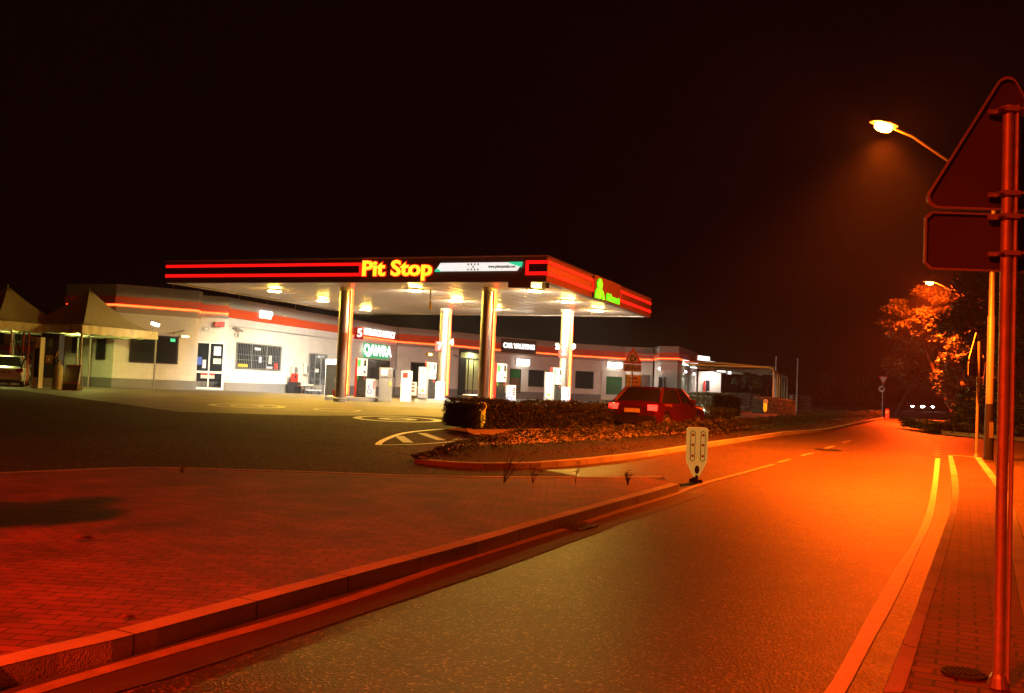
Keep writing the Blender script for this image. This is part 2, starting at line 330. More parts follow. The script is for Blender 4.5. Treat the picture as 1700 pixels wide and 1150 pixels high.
def text(body, name, m, parent, o, ax, ay, size, ext=.01, wx=1.0, bold=0.0, center=True, shear=0, **kw):
    c = bpy.data.curves.new(name, 'FONT'); c.body = body; c.size = size; c.extrude = ext; c.offset = bold; c.shear = shear
    c.align_x = 'CENTER' if center else 'LEFT'; c.align_y = 'CENTER' if center else 'BOTTOM_BASELINE'; c.resolution_u = 3
    t = bpy.data.objects.new(name, c); sc.collection.objects.link(t)
    bpy.context.view_layer.update(); dg = bpy.context.evaluated_depsgraph_get()
    me = bpy.data.meshes.new_from_object(t.evaluated_get(dg)); bpy.data.objects.remove(t); bpy.data.curves.remove(c)
    ax, ay = Vector(ax).normalized(), Vector(ay).normalized(); an = ax.cross(ay); o_ = origin_of(parent)
    mm = Matrix((( ax.x * wx, ay.x, an.x), (ax.y * wx, ay.y, an.y), (ax.z * wx, ay.z, an.z)))
    base = Vector(o) - (o_ if parent is not None else Vector((0, 0, 0)))
    for v in me.vertices: v.co = mm @ v.co + (base if parent is not None else Vector((0, 0, 0)))
    me.materials.clear(); me.materials.append(MT[m]); me.name = name
    ob = bpy.data.objects.new(name, me); sc.collection.objects.link(ob)
    if parent is not None: ob.parent = parent
    else: ob.location = Vector(o)
    tag(ob, kw.get('label'), kw.get('cat'), kw.get('group')); return ob
def copy_tree(o, parent=None):
    c = o.copy(); sc.collection.objects.link(c); c.parent = parent
    for ch in [x for x in o.children]: copy_tree(ch, c)
    return c
def lamp(name, kind, loc, power, col, parent=None, size=.2, aim=None, **kw):
    l = bpy.data.lights.new(name, kind); l.energy = power; l.color = col
    if kind == 'AREA': l.shape = kw.get('shape', 'DISK'); l.size = size; l.size_y = kw.get('size_y', size); l.spread = kw.get('spread', R(170))
    else: l.shadow_soft_size = size
    if kind == 'SPOT': l.spot_size = kw.get('cone', R(60)); l.spot_blend = kw.get('blend', .5)
    o = bpy.data.objects.new(name, l); sc.collection.objects.link(o)
    o.location = Vector(loc) - (origin_of(parent) if parent else Vector((0, 0, 0)))
    if parent: o.parent = parent
    if aim is not None: o.rotation_euler = Vector(aim).to_track_quat('-Z', 'Y').to_euler()
    return o
def sheet(name, pts, dz, m, kind='structure', parent=None, **kw):
    """flat polygon laid on the sloping ground"""
    bm = bmesh.new(); vs_ = [bm.verts.new((p[0], p[1], 0)) for p in pts]; bm.faces.new(vs_)
    bmesh.ops.triangulate(bm, faces=bm.faces[:])
    ys = [p[1] for p in pts]
    for ky in KY:
        if min(ys) < ky < max(ys): bmesh.ops.bisect_plane(bm, geom=bm.verts[:] + bm.edges[:] + bm.faces[:], plane_co=(0, ky, 0), plane_no=(0, 1, 0))
    for v in bm.verts: v.co.z = Z(v.co.y) + dz
    bmesh.ops.recalc_face_normals(bm, faces=bm.faces[:])
    if sum(f.normal.z for f in bm.faces) < 0: bmesh.ops.reverse_faces(bm, faces=bm.faces[:])
    me = bpy.data.meshes.new(name); bm.to_mesh(me); bm.free(); me.materials.append(MT[m])
    o = bpy.data.objects.new(name, me); sc.collection.objects.link(o)
    if parent is not None:
        o.parent = parent; off = origin_of(parent)
        for v in me.vertices: v.co -= off
    elif kind: o['kind'] = kind
    tag(o, kw.get('label'), kw.get('cat'), kw.get('group')); return o
def resample(pts, step=.45):
    P = [Vector((p[0], p[1])) for p in pts]
    # catmull-rom through traced points, then even steps
    out = []
    for i in range(len(P) - 1):
        p0, p1, p2, p3 = P[max(i - 1, 0)], P[i], P[i + 1], P[min(i + 2, len(P) - 1)]
        n = max(2, int((p2 - p1).length / step))
        for k in range(n):
            t = k / n; t2, t3 = t * t, t * t * t
            out.append(.5 * ((2 * p1) + (p2 - p0) * t + (2 * p0 - 5 * p1 + 4 * p2 - p3) * t2 + (3 * p1 - p0 - 3 * p2 + p3) * t3))
    out.append(P[-1]); return out
def strip(name, line, w0, w1, top, m, bottom=None, parent=None, step=.45, smooth=True, jitter=0, **kw):
    """band that follows a plan line; offsets w0..w1 to the right of the way; top above the ground; bottom None = flat sheet"""
    P = resample(line, step) if smooth else [Vector((p[0], p[1])) for p in line]
    mb = MB(); n = len(P); N = []
    for i in range(n):
        d = (P[min(i + 1, n - 1)] - P[max(i - 1, 0)]).normalized(); N.append(Vector((d.y, -d.x)))
    u = 0
    for i in range(n - 1):
        L_ = (P[i + 1] - P[i]).length
        def q(k, o, dz): p = P[k] + N[k] * o; j = jitter * math.sin(k * 12.9898) if jitter else 0; return (p.x, p.y, Z(p.y) + dz + (j if dz > 0 else 0))
        a, b, c, d_ = q(i, w0, top), q(i, w1, top), q(i + 1, w1, top), q(i + 1, w0, top)
        mb.add([a, b, c, d_], [(0, 1, 2, 3)], [[(u, 0), (u, w1 - w0), (u + L_, w1 - w0), (u + L_, 0)]])
        if bottom is not None:
            e, f, g_, h = q(i, w0, bottom), q(i, w1, bottom), q(i + 1, w1, bottom), q(i + 1, w0, bottom)
            mb.add([b, f, g_, c], [(0, 1, 2, 3)], [[(u, 0), (u, .2), (u + L_, .2), (u + L_, 0)]])
            mb.add([e, a, d_, h], [(0, 1, 2, 3)], [[(u, .2), (u, 0), (u + L_, 0), (u + L_, .2)]])
            if i == 0: mb.add([a, e, f, b], [(0, 1, 2, 3)])
            if i == n - 2: mb.add([d_, c, g_, h], [(0, 1, 2, 3)])
        u += L_
    return mb.build(name, m, parent, world=True, **kw)
def G(pts, dz=0): return [g(x, y, dz) for x, y in pts]
def leaves(name, pts_fn, n, size, m, parent=None, flat=.5, **kw):
    """n small bent leaves at the points given"""
    c = pts_fn(n); n = len(c); a = rng.normal(size=(n, 3)); a[:, 2] *= flat; a /= np.linalg.norm(a, axis=1)[:, None]
    b = rng.normal(size=(n, 3)); b -= (b * a).sum(1)[:, None] * a; b /= np.linalg.norm(b, axis=1)[:, None]
    s_ = size * rng.uniform(.55, 1.3, size=(n, 1))
    nn = np.cross(a, b)
    v = np.stack([c - a * s_, c + b * s_ * .42 + nn * s_ * .12, c + a * s_, c - b * s_ * .42 + nn * s_ * .12], 1).reshape(-1, 3)
    o_ = origin_of(parent)
    if parent is None: o_ = Vector((float(c[:, 0].mean()), float(c[:, 1].mean()), float(c[:, 2].min())))
    v = v - np.array(o_)
    me = bpy.data.meshes.new(name); me.vertices.add(4 * n); me.vertices.foreach_set('co', v.ravel())
    me.loops.add(4 * n); me.loops.foreach_set('vertex_index', np.arange(4 * n, dtype=np.int32))
    me.polygons.add(n); me.polygons.foreach_set('loop_start', np.arange(0, 4 * n, 4, dtype=np.int32))
    try: me.polygons.foreach_set('loop_total', np.full(n, 4, dtype=np.int32))
    except Exception: pass
    me.update(calc_edges=True); me.materials.append(MT[m])
    o = bpy.data.objects.new(name, me); sc.collection.objects.link(o)
    if parent is not None: o.parent = parent
    else: o.location = o_
    tag(o, kw.get('label'), kw.get('cat'), kw.get('group'), kw.get('kind')); return o
# =============== SETTING ===============
def gsheet():
    mb = MB(); xs = [-900, -300, -120, -60, -30, 0, 30, 60, 120, 300, 900]; ys = [-60, 0, 14, 20, 26, 32, 38, 54, 63, 85, 130, 260, 900, 2400]
    for i in range(len(xs) - 1):
        for j in range(len(ys) - 1):
            mb.add([(xs[i], ys[j], Z(ys[j]) - .03), (xs[i + 1], ys[j], Z(ys[j]) - .03), (xs[i + 1], ys[j + 1], Z(ys[j + 1]) - .03), (xs[i], ys[j + 1], Z(ys[j + 1]) - .03)], [(0, 1, 2, 3)])
    mb.build('ground', 'earth', world=True, kind='structure')
gsheet()
far_r = g(1563, 716)
# the carriageways: one asphalt sheet with the verge on the right left out
sheet('road', [(-70, -12), (14, -12), (22, 6), (60, 24), (70, 34), (g(1700, 727).x + 6, g(1700, 727).y), (far_r.x, far_r.y), (21, 58), (24, 75), (34, 140), (60, 300), (49, 300), (24, 140), (12, 82), (4, 70), (-60, 68)], 0, 'asphalt')
sheet('forecourt', [(-60, 44), (-20, 38), g(300, 684), g(520, 690), g(690, 690), (-1.5, 31.5), (3.5, 36), (9.5, 42), (12, 55), (26, 100), (22, 106), (14, 97), (-60, 97)], .006, 'forecourt')
# left paved island
kt = [(-260, 1190), (0, 1105), (187, 1061), (336, 1022), (500, 978), (664.7, 934), (788, 901), (912, 864), (1014.7, 835), (1085, 816), (1128, 803.5)]
KH = .12
kp = G(kt, KH); back = G([(-300, 806), (0, 796), (130, 790), (260, 786), (500, 792.5), (706, 799.5), (900, 801), (1035, 801), (1100, 800)], .03)
kp.insert(0, kp[0] + (kp[0] - kp[1]) * 5); back.insert(0, back[0] + Vector((-11, -.6, 0)))
isl = [(p.x - .1, p.y + .06) for p in kp] + [(p.x, p.y) for p in back[::-1]]
sheet('paved_island', isl, KH - .012, 'pavers')
sheet('slip_road', [(-60, 8), (back[0].x, back[0].y)] + [(p.x, p.y + .02) for p in back[1:9]] + [g(880, 776).xy[:], g(740, 769).xy[:], g(690, 760).xy[:], g(724, 745).xy[:], g(776, 716).xy[:], (-1.6, 31.8), (-1.6, 45), (-60, 46)], .003, 'dimasphalt')
strip('kerb', kp, -.16, 0, KH, 'kerb', bottom=-.02, jitter=.003, kind='structure')
strip('kerb', back, -.10, .04, KH - .005, 'kerb', bottom=-.02, kind='structure')
strip('kerb', [kp[0], back[0]], -.16, 0, KH, 'kerb', bottom=-.02, kind='structure')
strip('gutter', kp, .002, .42, .006, 'gutter', kind='structure')
# edge line left: traced in the picture
ll = G([(-120, 1208), (56, 1150), (187, 1111), (337, 1068), (500, 1022), (640, 976), (788, 925), (944, 878)])
strip('edge_line', ll, -.05, .05, .010, 'wornpaint', kind='structure')
ll2 = G([(973, 868), (1030, 849), (1110, 824), (1165, 804), (1235, 785), (1285, 771)])
strip('edge_line', ll2, -.05, .05, .010, 'wornpaint', kind='structure')
for a, b in (((1292, 768), (1312, 763)), ((1330, 757), (1350, 752)), ((1366, 746), (1384, 741)), ((1398, 736), (1412, 731))):
    strip('lane_dash', G([a, b]), -.05, .05, .010, 'wornpaint', smooth=False, kind='structure')
# right edge line: a broad worn band between two traced edges
le = G([(1340, 1190), (1380, 1136), (1450, 1007.7), (1487, 944), (1525, 884), (1545, 821), (1552.8, 761)])
re_ = G([(1380, 1190), (1408, 1144), (1450, 1064), (1487, 996.5), (1521, 922), (1551, 847), (1561, 761)])
a, b = resample(le, .3), resample(re_, .3)
def band2(name, l, r, dz, m, n=60):
    def param(P, t):
        k = t * (len(P) - 1); i = min(int(k), len(P) - 2); return P[i].lerp(P[i + 1], k - i)
    mb = MB(); u = 0
    for i in range(n):
        q = [param(l, i / n), param(r, i / n), param(r, (i + 1) / n), param(l, (i + 1) / n)]; L_ = (q[2] - q[1]).length
        mb.add([(p.x, p.y, Z(p.y) + dz) for p in q], [(0, 1, 2, 3)], [[(u, 0), (u, .2), (u + L_, .2), (u + L_, 0)]]); u += L_
    return mb.build(name, m, world=True, kind='structure')
band2('edge_line', a, b, .010, 'paint')
for k in range(5):
    y0 = 757 - k * 4.3; strip('lane_dash', G([(1552.5, y0), (1560, y0)]), -.06, .06, .010, 'paint', smooth=False, kind='structure')
# right pavement: kerb, pavers, back kerb
kl = G([(1440, 1195), (1465, 1150), (1498.6, 1064), (1517, 1019), (1543.4, 944), (1566, 881), (1579, 839.6), (1579, 795), (1574, 755.5)], KH)
kr = G([(1476, 1195), (1498.6, 1150), (1517, 1094), (1543, 1004), (1566, 933), (1581, 877), (1591, 832), (1590, 791), (1581, 755.5)], KH)
rl = G([(1800, 1240), (1760, 1130), (1718, 1030), (1670.5, 832), (1653.7, 800), (1622.6, 759)], KH)
band2('kerb', resample(kl, .3), resample(kr, .3), KH, 'kerb')
kf = resample(kl, .3)
mb = MB(); u = 0
for i in range(len(kf) - 1):
    p, q = kf[i], kf[i + 1]; L_ = (q - p).length
    mb.add([(p.x, p.y, Z(p.y) + KH), (q.x, q.y, Z(q.y) + KH), (q.x, q.y, Z(q.y) - .02), (p.x, p.y, Z(p.y) - .02)], [(0, 1, 2, 3)], [[(u, 0), (u + L_, 0), (u + L_, .2), (u, .2)]]); u += L_
mb.build('kerb', 'kerb', world=True, kind='structure')
sheet('pavement', [(p.x, p.y) for p in kr] + [(p.x, p.y) for p in rl[::-1]], KH - .006, 'walkpavers')
strip('kerb', rl, -.07, .07, KH + .002, 'kerb', bottom=-.02, kind='structure')
strip('kerb', G([(1574, 755.5), (1600, 756.5), (1622.6, 758.5)], KH), -.03, .06, KH + .003, 'kerb', bottom=-.02, kind='structure')
# verge across the side road
vk = G([(1563, 716), (1600, 719), (1650, 723.5), (1700, 727.5), (1800, 735)], .1)
strip('kerb', vk, -.16, 0, .13, 'kerb', bottom=-.02, kind='structure')
sheet('verge', [(p.x, p.y + .1) for p in vk] + [(90, 70), (60, 200), (40, 140), (28, 75), (24, 55)], .06, 'earth')
# flower bed in the middle of the road
bedk = G([(690, 760), (740, 765.5), (800, 768.5), (896, 767), (1000, 759), (1150, 739), (1300, 717.5), (1394, 708), (1463, 694)], .10)
bedb = G([(690, 760), (724, 747), (790, 737), (900, 733), (1020, 725), (1140, 716.5), (1270, 705.5), (1390, 695), (1463, 692.5)], .10)
sheet('flower_bed', [(p.x, p.y) for p in bedk] + [(p.x, p.y) for p in bedb[-2:0:-1]], .09, 'soil')
strip('kerb', bedk[3:], -.12, .02, .10, 'kerb', bottom=-.02, jitter=.006, kind='structure')
strip('kerb', bedk[:4], -.12, .02, .085, 'kerb', bottom=-.02, jitter=.014, kind='structure')
strip('kerb', bedb, -.02, .14, .115, 'kerb', bottom=-.02, kind='structure')
# hedge island
hk = G([(776, 708), (777, 716), (790, 721), (815, 724), (847, 725), (1000, 719), (1100, 713), (1180, 703)], .12)
hb = [(p.x - 2.6 * .68, p.y + 2.6 * .73) for p in hk[4:]]
sheet('hedge_island', [(p.x, p.y) for p in hk] + hb[::-1], .11, 'concrete')
strip('kerb', hk, -.14, .02, .125, 'kerb', bottom=-.02, kind='structure')
# hatching ahead of the hedge island and forecourt rings
strip('hatch_line', G([(628, 739), (635, 732), (670.6, 719.4), (723.5, 713.4), (776, 710)]), -.07, .07, .010, 'paint', kind='structure')
strip('hatch_line', G([(628, 739), (690, 738), (760, 733)]), -.05, .05, .010, 'wornpaint', kind='structure')
for a, b in (((662, 724), (678, 735)), ((700, 719.5), (733, 731)), ((742, 715), (782, 726))):
    strip('hatch_line', G([a, b]), -.12, .12, .010, 'wornpaint', smooth=False, kind='structure')
def ring(X, Y, r0, r1, m='paint'):
    c = g(X, Y); mb = MB(); n = 40
    for k in range(n):
        a0, a1 = k * 2 * math.pi / n, (k + 1) * 2 * math.pi / n
        q = [(c.x + r * math.cos(a_), c.y + r * math.sin(a_)) for r, a_ in ((r0, a0), (r1, a0), (r1, a1), (r0, a1))]
        mb.add([(x, y, Z(y) + .012) for x, y in q], [(0, 1, 2, 3)])
    return mb.build('painted_ring', m, world=True, kind='structure')
ring(410, 674, 1.1, 1.35, 'wornpaint'); ring(410, 674, .45, .62, 'wornpaint'); ring(660, 696, 1.15, 1.4, 'wornpaint'); ring(660, 696, .3, .62, 'wornpaint'); ring(560, 681, .7, .85, 'wornpaint')
def manhole(X, Y, r, label, square=False):
    c = g(X, Y, .012 if X < 1500 else KH)
    root = empty('manhole_cover', c, label, 'manhole cover')
    mb = MB()
    if square: mb.box((c.x, c.y, c.z + .002), (r * 2, r * 1.4, .012), R(60))
    else: mb.lathe((c.x, c.y, c.z - .004), [(r, 0), (r, .012), (r * .93, .014)], 24)
    mb.build('frame', 'rubber', root)
    mb = MB()
    for k in range(-3, 4):
        h = math.sqrt(max(.01, 1 - (k / 4) ** 2)) * r * .85; mb.box((c.x + k * r / 4.2, c.y, c.z + .0135), (r * .1, h * 1.6, .006))
    mb.build('grate', 'rubber', root)
manhole(1600, 1118, .11, 'small dark cover set in the red pavers beside the tall sign post')
manhole(958, 874, .22, 'road gully grate breaking the worn white line beside the left kerb', True)
manhole(1375, 746, .35, 'round iron cover in the middle of the orange lit road')
# litter on the left island
def litter(X, Y, s, label, m='wood'):
    c = g(X, Y, KH - .01); mb = MB()
    pts = [(-s, -.2 * s), (-.3 * s, -.5 * s), (.6 * s, -.35 * s), (s, .1 * s), (.2 * s, .45 * s), (-.6 * s, .3 * s)]
    v = [(c.x + a_, c.y + b_, c.z + .012 + .5 * s * math.sin(a_ * 9 / s * .3) ** 2) for a_, b_ in pts]; v.append((c.x, c.y, c.z + .35 * s))
    mb.add(v, [(i, (i + 1) % 6, 6) for i in range(6)]); mb.build('dry_leaf', m, label=label, cat='leaf')
litter(139, 900, .10, 'dark curled dry leaf lying on the red pavers near the tree shadow')
litter(212, 1030, .05, 'tiny curled dry leaf lying on the red pavers close to the left kerb')
# =============== PETROL STATION CANOPY ===============
B = Vector((1.17, 34.54)); uu = Vector((-math.cos(.393), math.sin(.393))); vv = Vector((math.sin(.393), math.cos(.393)))
CW, CD, SZ, FT = 18.17, 15.87, 5.5, .886
c0, c1, c2, c3 = B + uu * CW, B.copy(), B + vv * CD, B + uu * CW + vv * CD
FF, FS = Fr(c0, c1), Fr(c1, c2)
ctr = (c0 + c1 + c2 + c3) / 4
can = empty('petrol_station_canopy', (ctr.x, ctr.y, Z(44)), 'big flat petrol station canopy edged with red neon on four steel columns', 'canopy')
cring = [c0, c1, c2, c3]
MB().ribbon(cring, SZ - .06, SZ + FT, -.25, 0, closed=True).build('fascia', 'fasciabrown', can)
MB().ribbon(cring, SZ + FT, SZ + FT + .05, -.3, .04, closed=True).build('coping', 'coping', can)
mb = MB(); ins = [P_ + (Vector((ctr.x, ctr.y)) - P_).normalized() * .3 for P_ in cring]
mb.add([(*p, SZ) for p in ins] + [(*p, SZ + .7) for p in ins], [(3, 2, 1, 0), (4, 5, 6, 7)])
mb.build('soffit', 'soffit', can)
mb = MB()
for k in range(1, 30):
    s_ = k * CW / 30; a = B + uu * s_; b = a + vv * CD; mb.tube([(*(a + vv * .3), SZ - .001), (*(b - vv * .3), SZ - .001)], .006, 4)
mb.build('panel_joints', 'grey', can)
zt = SZ + FT
# neon loops round the dark recesses
sA0, sA1 = .02, FF.hit(597, 448)[0]; sB0 = FF.hit(878, 447)[0]
def neon_loop(fr, s0, s1, closeL, closeR, parent):
    MB().fb(fr, s0, s1, zt - .57, zt - .27, .001, .018).build('dark_panel', 'fasciadark', parent)
    mb = MB()
    mb.fb(fr, s0, s1, zt - .27, zt - .15, .001, .05); mb.fb(fr, s0, s1, zt - .70, zt - .57, .001, .05)
    if closeL: mb.fb(fr, s0 - .12, s0, zt - .70, zt - .15, .001, .05)
    if closeR: mb.fb(fr, s1, s1 + .12, zt - .70, zt - .15, .001, .05)
    mb.build('neon_tube', 'neon', parent)
neon_loop(FF, sA0, sA1, False, True, can)
neon_loop(FF, sB0, FF.L - .01, True, False, can)
lg0, lg1 = FS.hit(984, 480)[0], FS.hit(1028, 492)[0]
neon_loop(FS, .01, lg0 - .12, False, True, can); neon_loop(FS, lg1 + .12, FS.L - .02, True, False, can)
BK = Fr(c3, c2); LS = Fr(c3, c0)
# Pit Stop letters
s0, _ = FF.hit(602, 445); s1, _ = FF.hit(721, 445)
ps = empty('station_name_sign', FF.P((s0 + s1) / 2, zt - .62, .08), 'amber neon Pit Stop letters with red glow on the canopy front', 'sign')
text('Pit Stop', 'letters', 'lettery', ps, FF.P((s0 + s1) / 2, zt - .43, .13), FF.d3, (0, 0, 1), .84, ext=.02, wx=1.2, bold=.022)
text('Pit Stop', 'halo', 'letterhalo', ps, FF.P((s0 + s1) / 2, zt - .43, .09), FF.d3, (0, 0, 1), .84, ext=.01, wx=1.2, bold=.055)  # wider emitting copy of the letters that draws their red glow
# slanted web banner
s0, s1 = FF.hit(724, 445)[0], FF.hit(868, 445)[0]
bn = empty('banner_sign', FF.P((s0 + s1) / 2, zt - .6, .06), 'long slanted white lit banner with web address beside the amber letters', 'sign')
z0_, z1_ = zt - .53, zt - .21
MB().prism([(0, z0_), (s1 - s0 - .22, z0_), (s1 - s0, z1_), (.22, z1_)], FF.P(s0, 0, .02), FF.d3, (0, 0, 1), FF.n3, .05).build('panel', 'bannerlit', bn)
MB().prism([(-.03, z0_ - .02), (.25, z0_ - .02), (.17, z0_ + .08), (.03, z0_ + .09)], FF.P(s0, 0, .072), FF.d3, (0, 0, 1), FF.n3, .004).build('green_trim', 'bannergreen', bn)
MB().prism([(s1 - s0 - .55, z1_ - .03), (s1 - s0 - .02, z1_ - .2), (s1 - s0 + .02, z1_ + .01), (s1 - s0 - .55, z1_ + .01)], FF.P(s0, 0, .072), FF.d3, (0, 0, 1), FF.n3, .004).build('green_trim', 'bannergreen', bn)
text('www.pitstopmalta.com', 'address', 'black', bn, FF.P(s1 - .83, zt - .37, .076), FF.d3, (0, 0, 1), .15, ext=.002, wx=.8, bold=.006)
for i in range(7):
    for j in range(3):
        if (i + j) % 2 == 0 and not (j == 1 and i in (1, 5)): MB().fb(FF, s1 - 1.85 - i * .07, s1 - 1.80 - i * .07, z0_ + .02 + j * .1, z0_ + .09 + j * .1, .071, .076).build('chequer', 'black', bn)
# green logo on the right side
gs = empty('green_logo_sign', FS.P((lg0 + lg1) / 2, SZ, .1), 'brown canopy side panel with bright green neon figure and lettering', 'sign')
MB().fb(FS, lg0, lg1, SZ - .05, zt + .06, .002, .07).build('panel', 'fasciabrown', gs)
mb = MB(); wL = lg1 - lg0
def onp(a, b): return (a * wL, SZ - .03 + b * (FT + .06))
mb.prism([onp(.11, .50), onp(.09, .70), (.14 * wL, SZ + .83), onp(.185, .93), (.225 * wL, SZ + .83), onp(.27, .70), onp(.25, .50), onp(.2, .43), onp(.15, .43)], FS.P(lg0, 0, .072), FS.d3, (0, 0, 1), FS.n3, .03)
mb.prism([onp(.02, .0), onp(.05, .33), onp(.1, .45), onp(.26, .46), onp(.32, .33), onp(.37, .03), onp(.3, .0), onp(.27, .12), onp(.2, .0)], FS.P(lg0, 0, .072), FS.d3, (0, 0, 1), FS.n3, .03)
mb.build('figure', 'greenlit', gs)
text('falkunet', 'letters', 'greenlit', gs, FS.P(lg0 + wL * .69, SZ + .17, .085), FS.d3, (0, 0, 1), .42, ext=.012, wx=wL * .60 / 1.62, bold=.022)
# columns (c = along, r = back)
cols = []
for (a, r_, X) in ((10.3, 2.46, 570), (3.45, 2.46, 800), (10.39, 12.4, 733), (3.49, 12.4, 940)):
    p = B + uu * a + vv * r_; cols.append(p); zb = Z(p.y)
    cb = MB().lathe((p.x, p.y, zb), [(.25, 0), (.25, SZ - zb - .14)], 32).build('column', 'steel', can, smooth=True)
    MB().lathe((p.x, p.y, SZ - .14), [(.245, 0), (.29, .02), (.29, .14)], 32).build('capital', 'soffit', cb, smooth=True)
    MB().lathe((p.x, p.y, zb + .0), [(.31, 0), (.31, .16), (.26, .2)], 24).build('collar', 'grey', cb, smooth=True)
    q = p + Vector((.27, -.05)); e = p + Vector((.335, -.06))
    MB().b2((q.x - .06, q.y - .07, zb + .3), (q.x + .03, q.y + .07, SZ - .02)).build('neon_channel', 'bandred', cb)
    MB().tube([(e.x, e.y, zb + .35), (e.x, e.y, SZ - .05)], .035, 8).build('neon_tube', 'neonwarm', cb)
    e2 = p + Vector((.285, -.13)); MB().tube([(e2.x, e2.y, zb + .35), (e2.x, e2.y, SZ - .05)], .022, 8).build('neon_tube', 'neoncore', cb)
# downlights
spots = [(456, 480), (536, 496.5), (607, 511), (689, 479), (757, 496.5), (822, 510.5), (888, 479.5), (943, 498), (992, 513)]
for X, Y in spots:
    p = onz(X, Y, SZ)
    dl = MB().box((p.x, p.y, SZ - .04), (.62, .42, .08), .39).build('downlight', 'grey', can)
    MB().box((p.x, p.y, SZ - .095), (.5, .32, .03), .39).build('lens', 'downlens', dl)
    left = X in (536, 607); near = X == 456
    lamp('downlight_lamp', 'AREA', (p.x, p.y, SZ - .13), P_CANOPY * (1.25 if left else .35 if near else 1), WHITE, can, size=.45, aim=(-.40, .9, -.62) if left else (.05, .75, -.75), spread=R(84 if left else 118 if near else 156))
# camera boxes under the corner and a hanging yellow tag
mb = MB(); p = FF.P(FF.hit(862, 467)[0], 0, -.05); mb.box((p.x, p.y, SZ - .17), (.9, .1, .22), -.39 + math.pi); mb.build('drip_panel', 'fasciabrown', can)
p = onz(715, 478, SZ); mb = MB(); mb.box((p.x, p.y, SZ - .35), (.05, .02, .6)); mb.box((p.x + .02, p.y, SZ - .75), (.12, .02, .35)); mb.build('height_tag', 'yellow', can)
p = FS.P(.75, 0, -.3); mb = MB(); mb.box((p.x, p.y, SZ - .12), (.16, .35, .22), .4); mb.build('camera_housing', 'fasciabrown', can)
# =============== STATION BUILDING ===============
ZP = 5.98
T = lambda X, Y, z=ZP: (lambda p: Vector((p.x, p.y)))(onz(X, Y, z))
A0, A1, A2 = T(115, 472.4), T(195.3, 471.5), T(328.8, 482.8)
blk = Vector((-.1, 1)).normalized()
bld = empty('station_building', (-12, 62, .5), 'long low painted station building with red band and stepped parapet behind the pumps', 'building')
GB = -.1
def block(line, ztop, cop=.42, red=.48, neon=True, dark=.36, plinth=.62, name=None, z_b=GB, redmat='bandred', strings=True):
    MB().ribbon(line, z_b, ztop - .03, -.35, 0).build('wall', 'wall', bld)
    MB().ribbon(line, z_b + .02, .53 + plinth - .12, 0, .03).build('plinth', 'plinth', bld)
    MB().ribbon(line, ztop - cop, ztop, -.4, .10).build('parapet', 'coping', bld)
    MB().ribbon(line, ztop - cop - red, ztop - cop - .002, .001, .16).build('red_band', redmat, bld)
    if neon: MB().ribbon(line, ztop - cop - red - .10, ztop - cop - red - .004, .001, .07).build('neon_tube', 'neonwarm', bld)
    if dark: MB().ribbon(line, ztop - cop - red - .10 - dark, ztop - cop - red - .102, .001, .05).build('lower_band', 'coping', bld)
block([A0 + Vector((-.5, 9)), A0, A1, A2, A2 + blk * .8], ZP, cop=.62, red=.42, dark=.35)
B0, B1 = T(328.8, 488, 5.85) + Vector((-.25, .1)), T(381, 492.4, 5.85)
block([B0, B1], 5.82, cop=.5, red=.40, dark=.22)
C0, C1, C2_ = T(381, 494.2), T(489, 513.2), T(659.7, 542.2)
B1b = B1 + Vector((.02, .0))
MB().ribbon([C0 + Vector((-.9, .15)), C0, C1], GB, ZP - .03, -.35, 0).build('wall', 'wall', bld)
MB().ribbon([C1, C2_], GB, ZP - .03, -.35, 0).build('wall', 'wall', bld)
MB().ribbon([C0, C2_], GB, 1.0, .001, .03).build('plinth', 'plinth', bld)
MB().ribbon([C0 + Vector((-.3, .05)), C0, C1], ZP - .62, ZP, -.4, .12).build('parapet', 'coping', bld)
MB().ribbon([C1, C2_], ZP - .65, ZP - .06, -.4, .08).build('parapet', 'coping', bld)
MB().ribbon([C0 + Vector((-.3, .05)), C0, C1], ZP - 1.16, ZP - .624, .001, .18).build('red_band', 'bandred', bld)
MB().ribbon([C1, C2_], ZP - 1.16, ZP - .654, .001, .14).build('red_band', 'bandred', bld)
MB().ribbon([C1 + (C2_ - C1) * .45, C2_], ZP - 1.26, ZP - 1.164, .001, .07).build('neon_tube', 'neonwarm', bld)
MB().ribbon([C0, C2_], ZP - 1.66, ZP - 1.63, .001, .02).build('ledge', 'grey', bld)
D = [C2_ + Vector((.05, .3)), T(760, 551), T(821, 558), T(890, 564), T(957, 570), T(1037.6, 575.4), T(1085, 577)]
block(D, ZP, cop=.55, red=.62, dark=.30)
E0, E1, E2_ = T(1097.6, 574.6), T(1126, 575), T(1158, 586.4)
block([D[-1] + Vector((.1, -.5)), E0, E1, E2_], ZP + .02, cop=.6, red=.55, dark=.3)
# flat roof behind the parapets
mb = MB(); rf = [A0 + Vector((-.5, 9)), A0 + Vector((.3, .4)), A1 + Vector((.2, .5)), A2 + Vector((-.3, .5)), C1 + Vector((-.4, .1)), C2_ + Vector((-.3, .3)), D[3] + Vector((0, .5)), D[5] + Vector((0, .5)), E1 + Vector((-.6, .6)), E2_ + Vector((-.6, 0)), E2_ + Vector((-14, 14)), Vector((-32, 92)), Vector((-36, 60))]
mb.add([(p.x, p.y, 5.2) for p in rf], [tuple(range(len(rf)))]); mb.build('roof', 'concrete', bld)
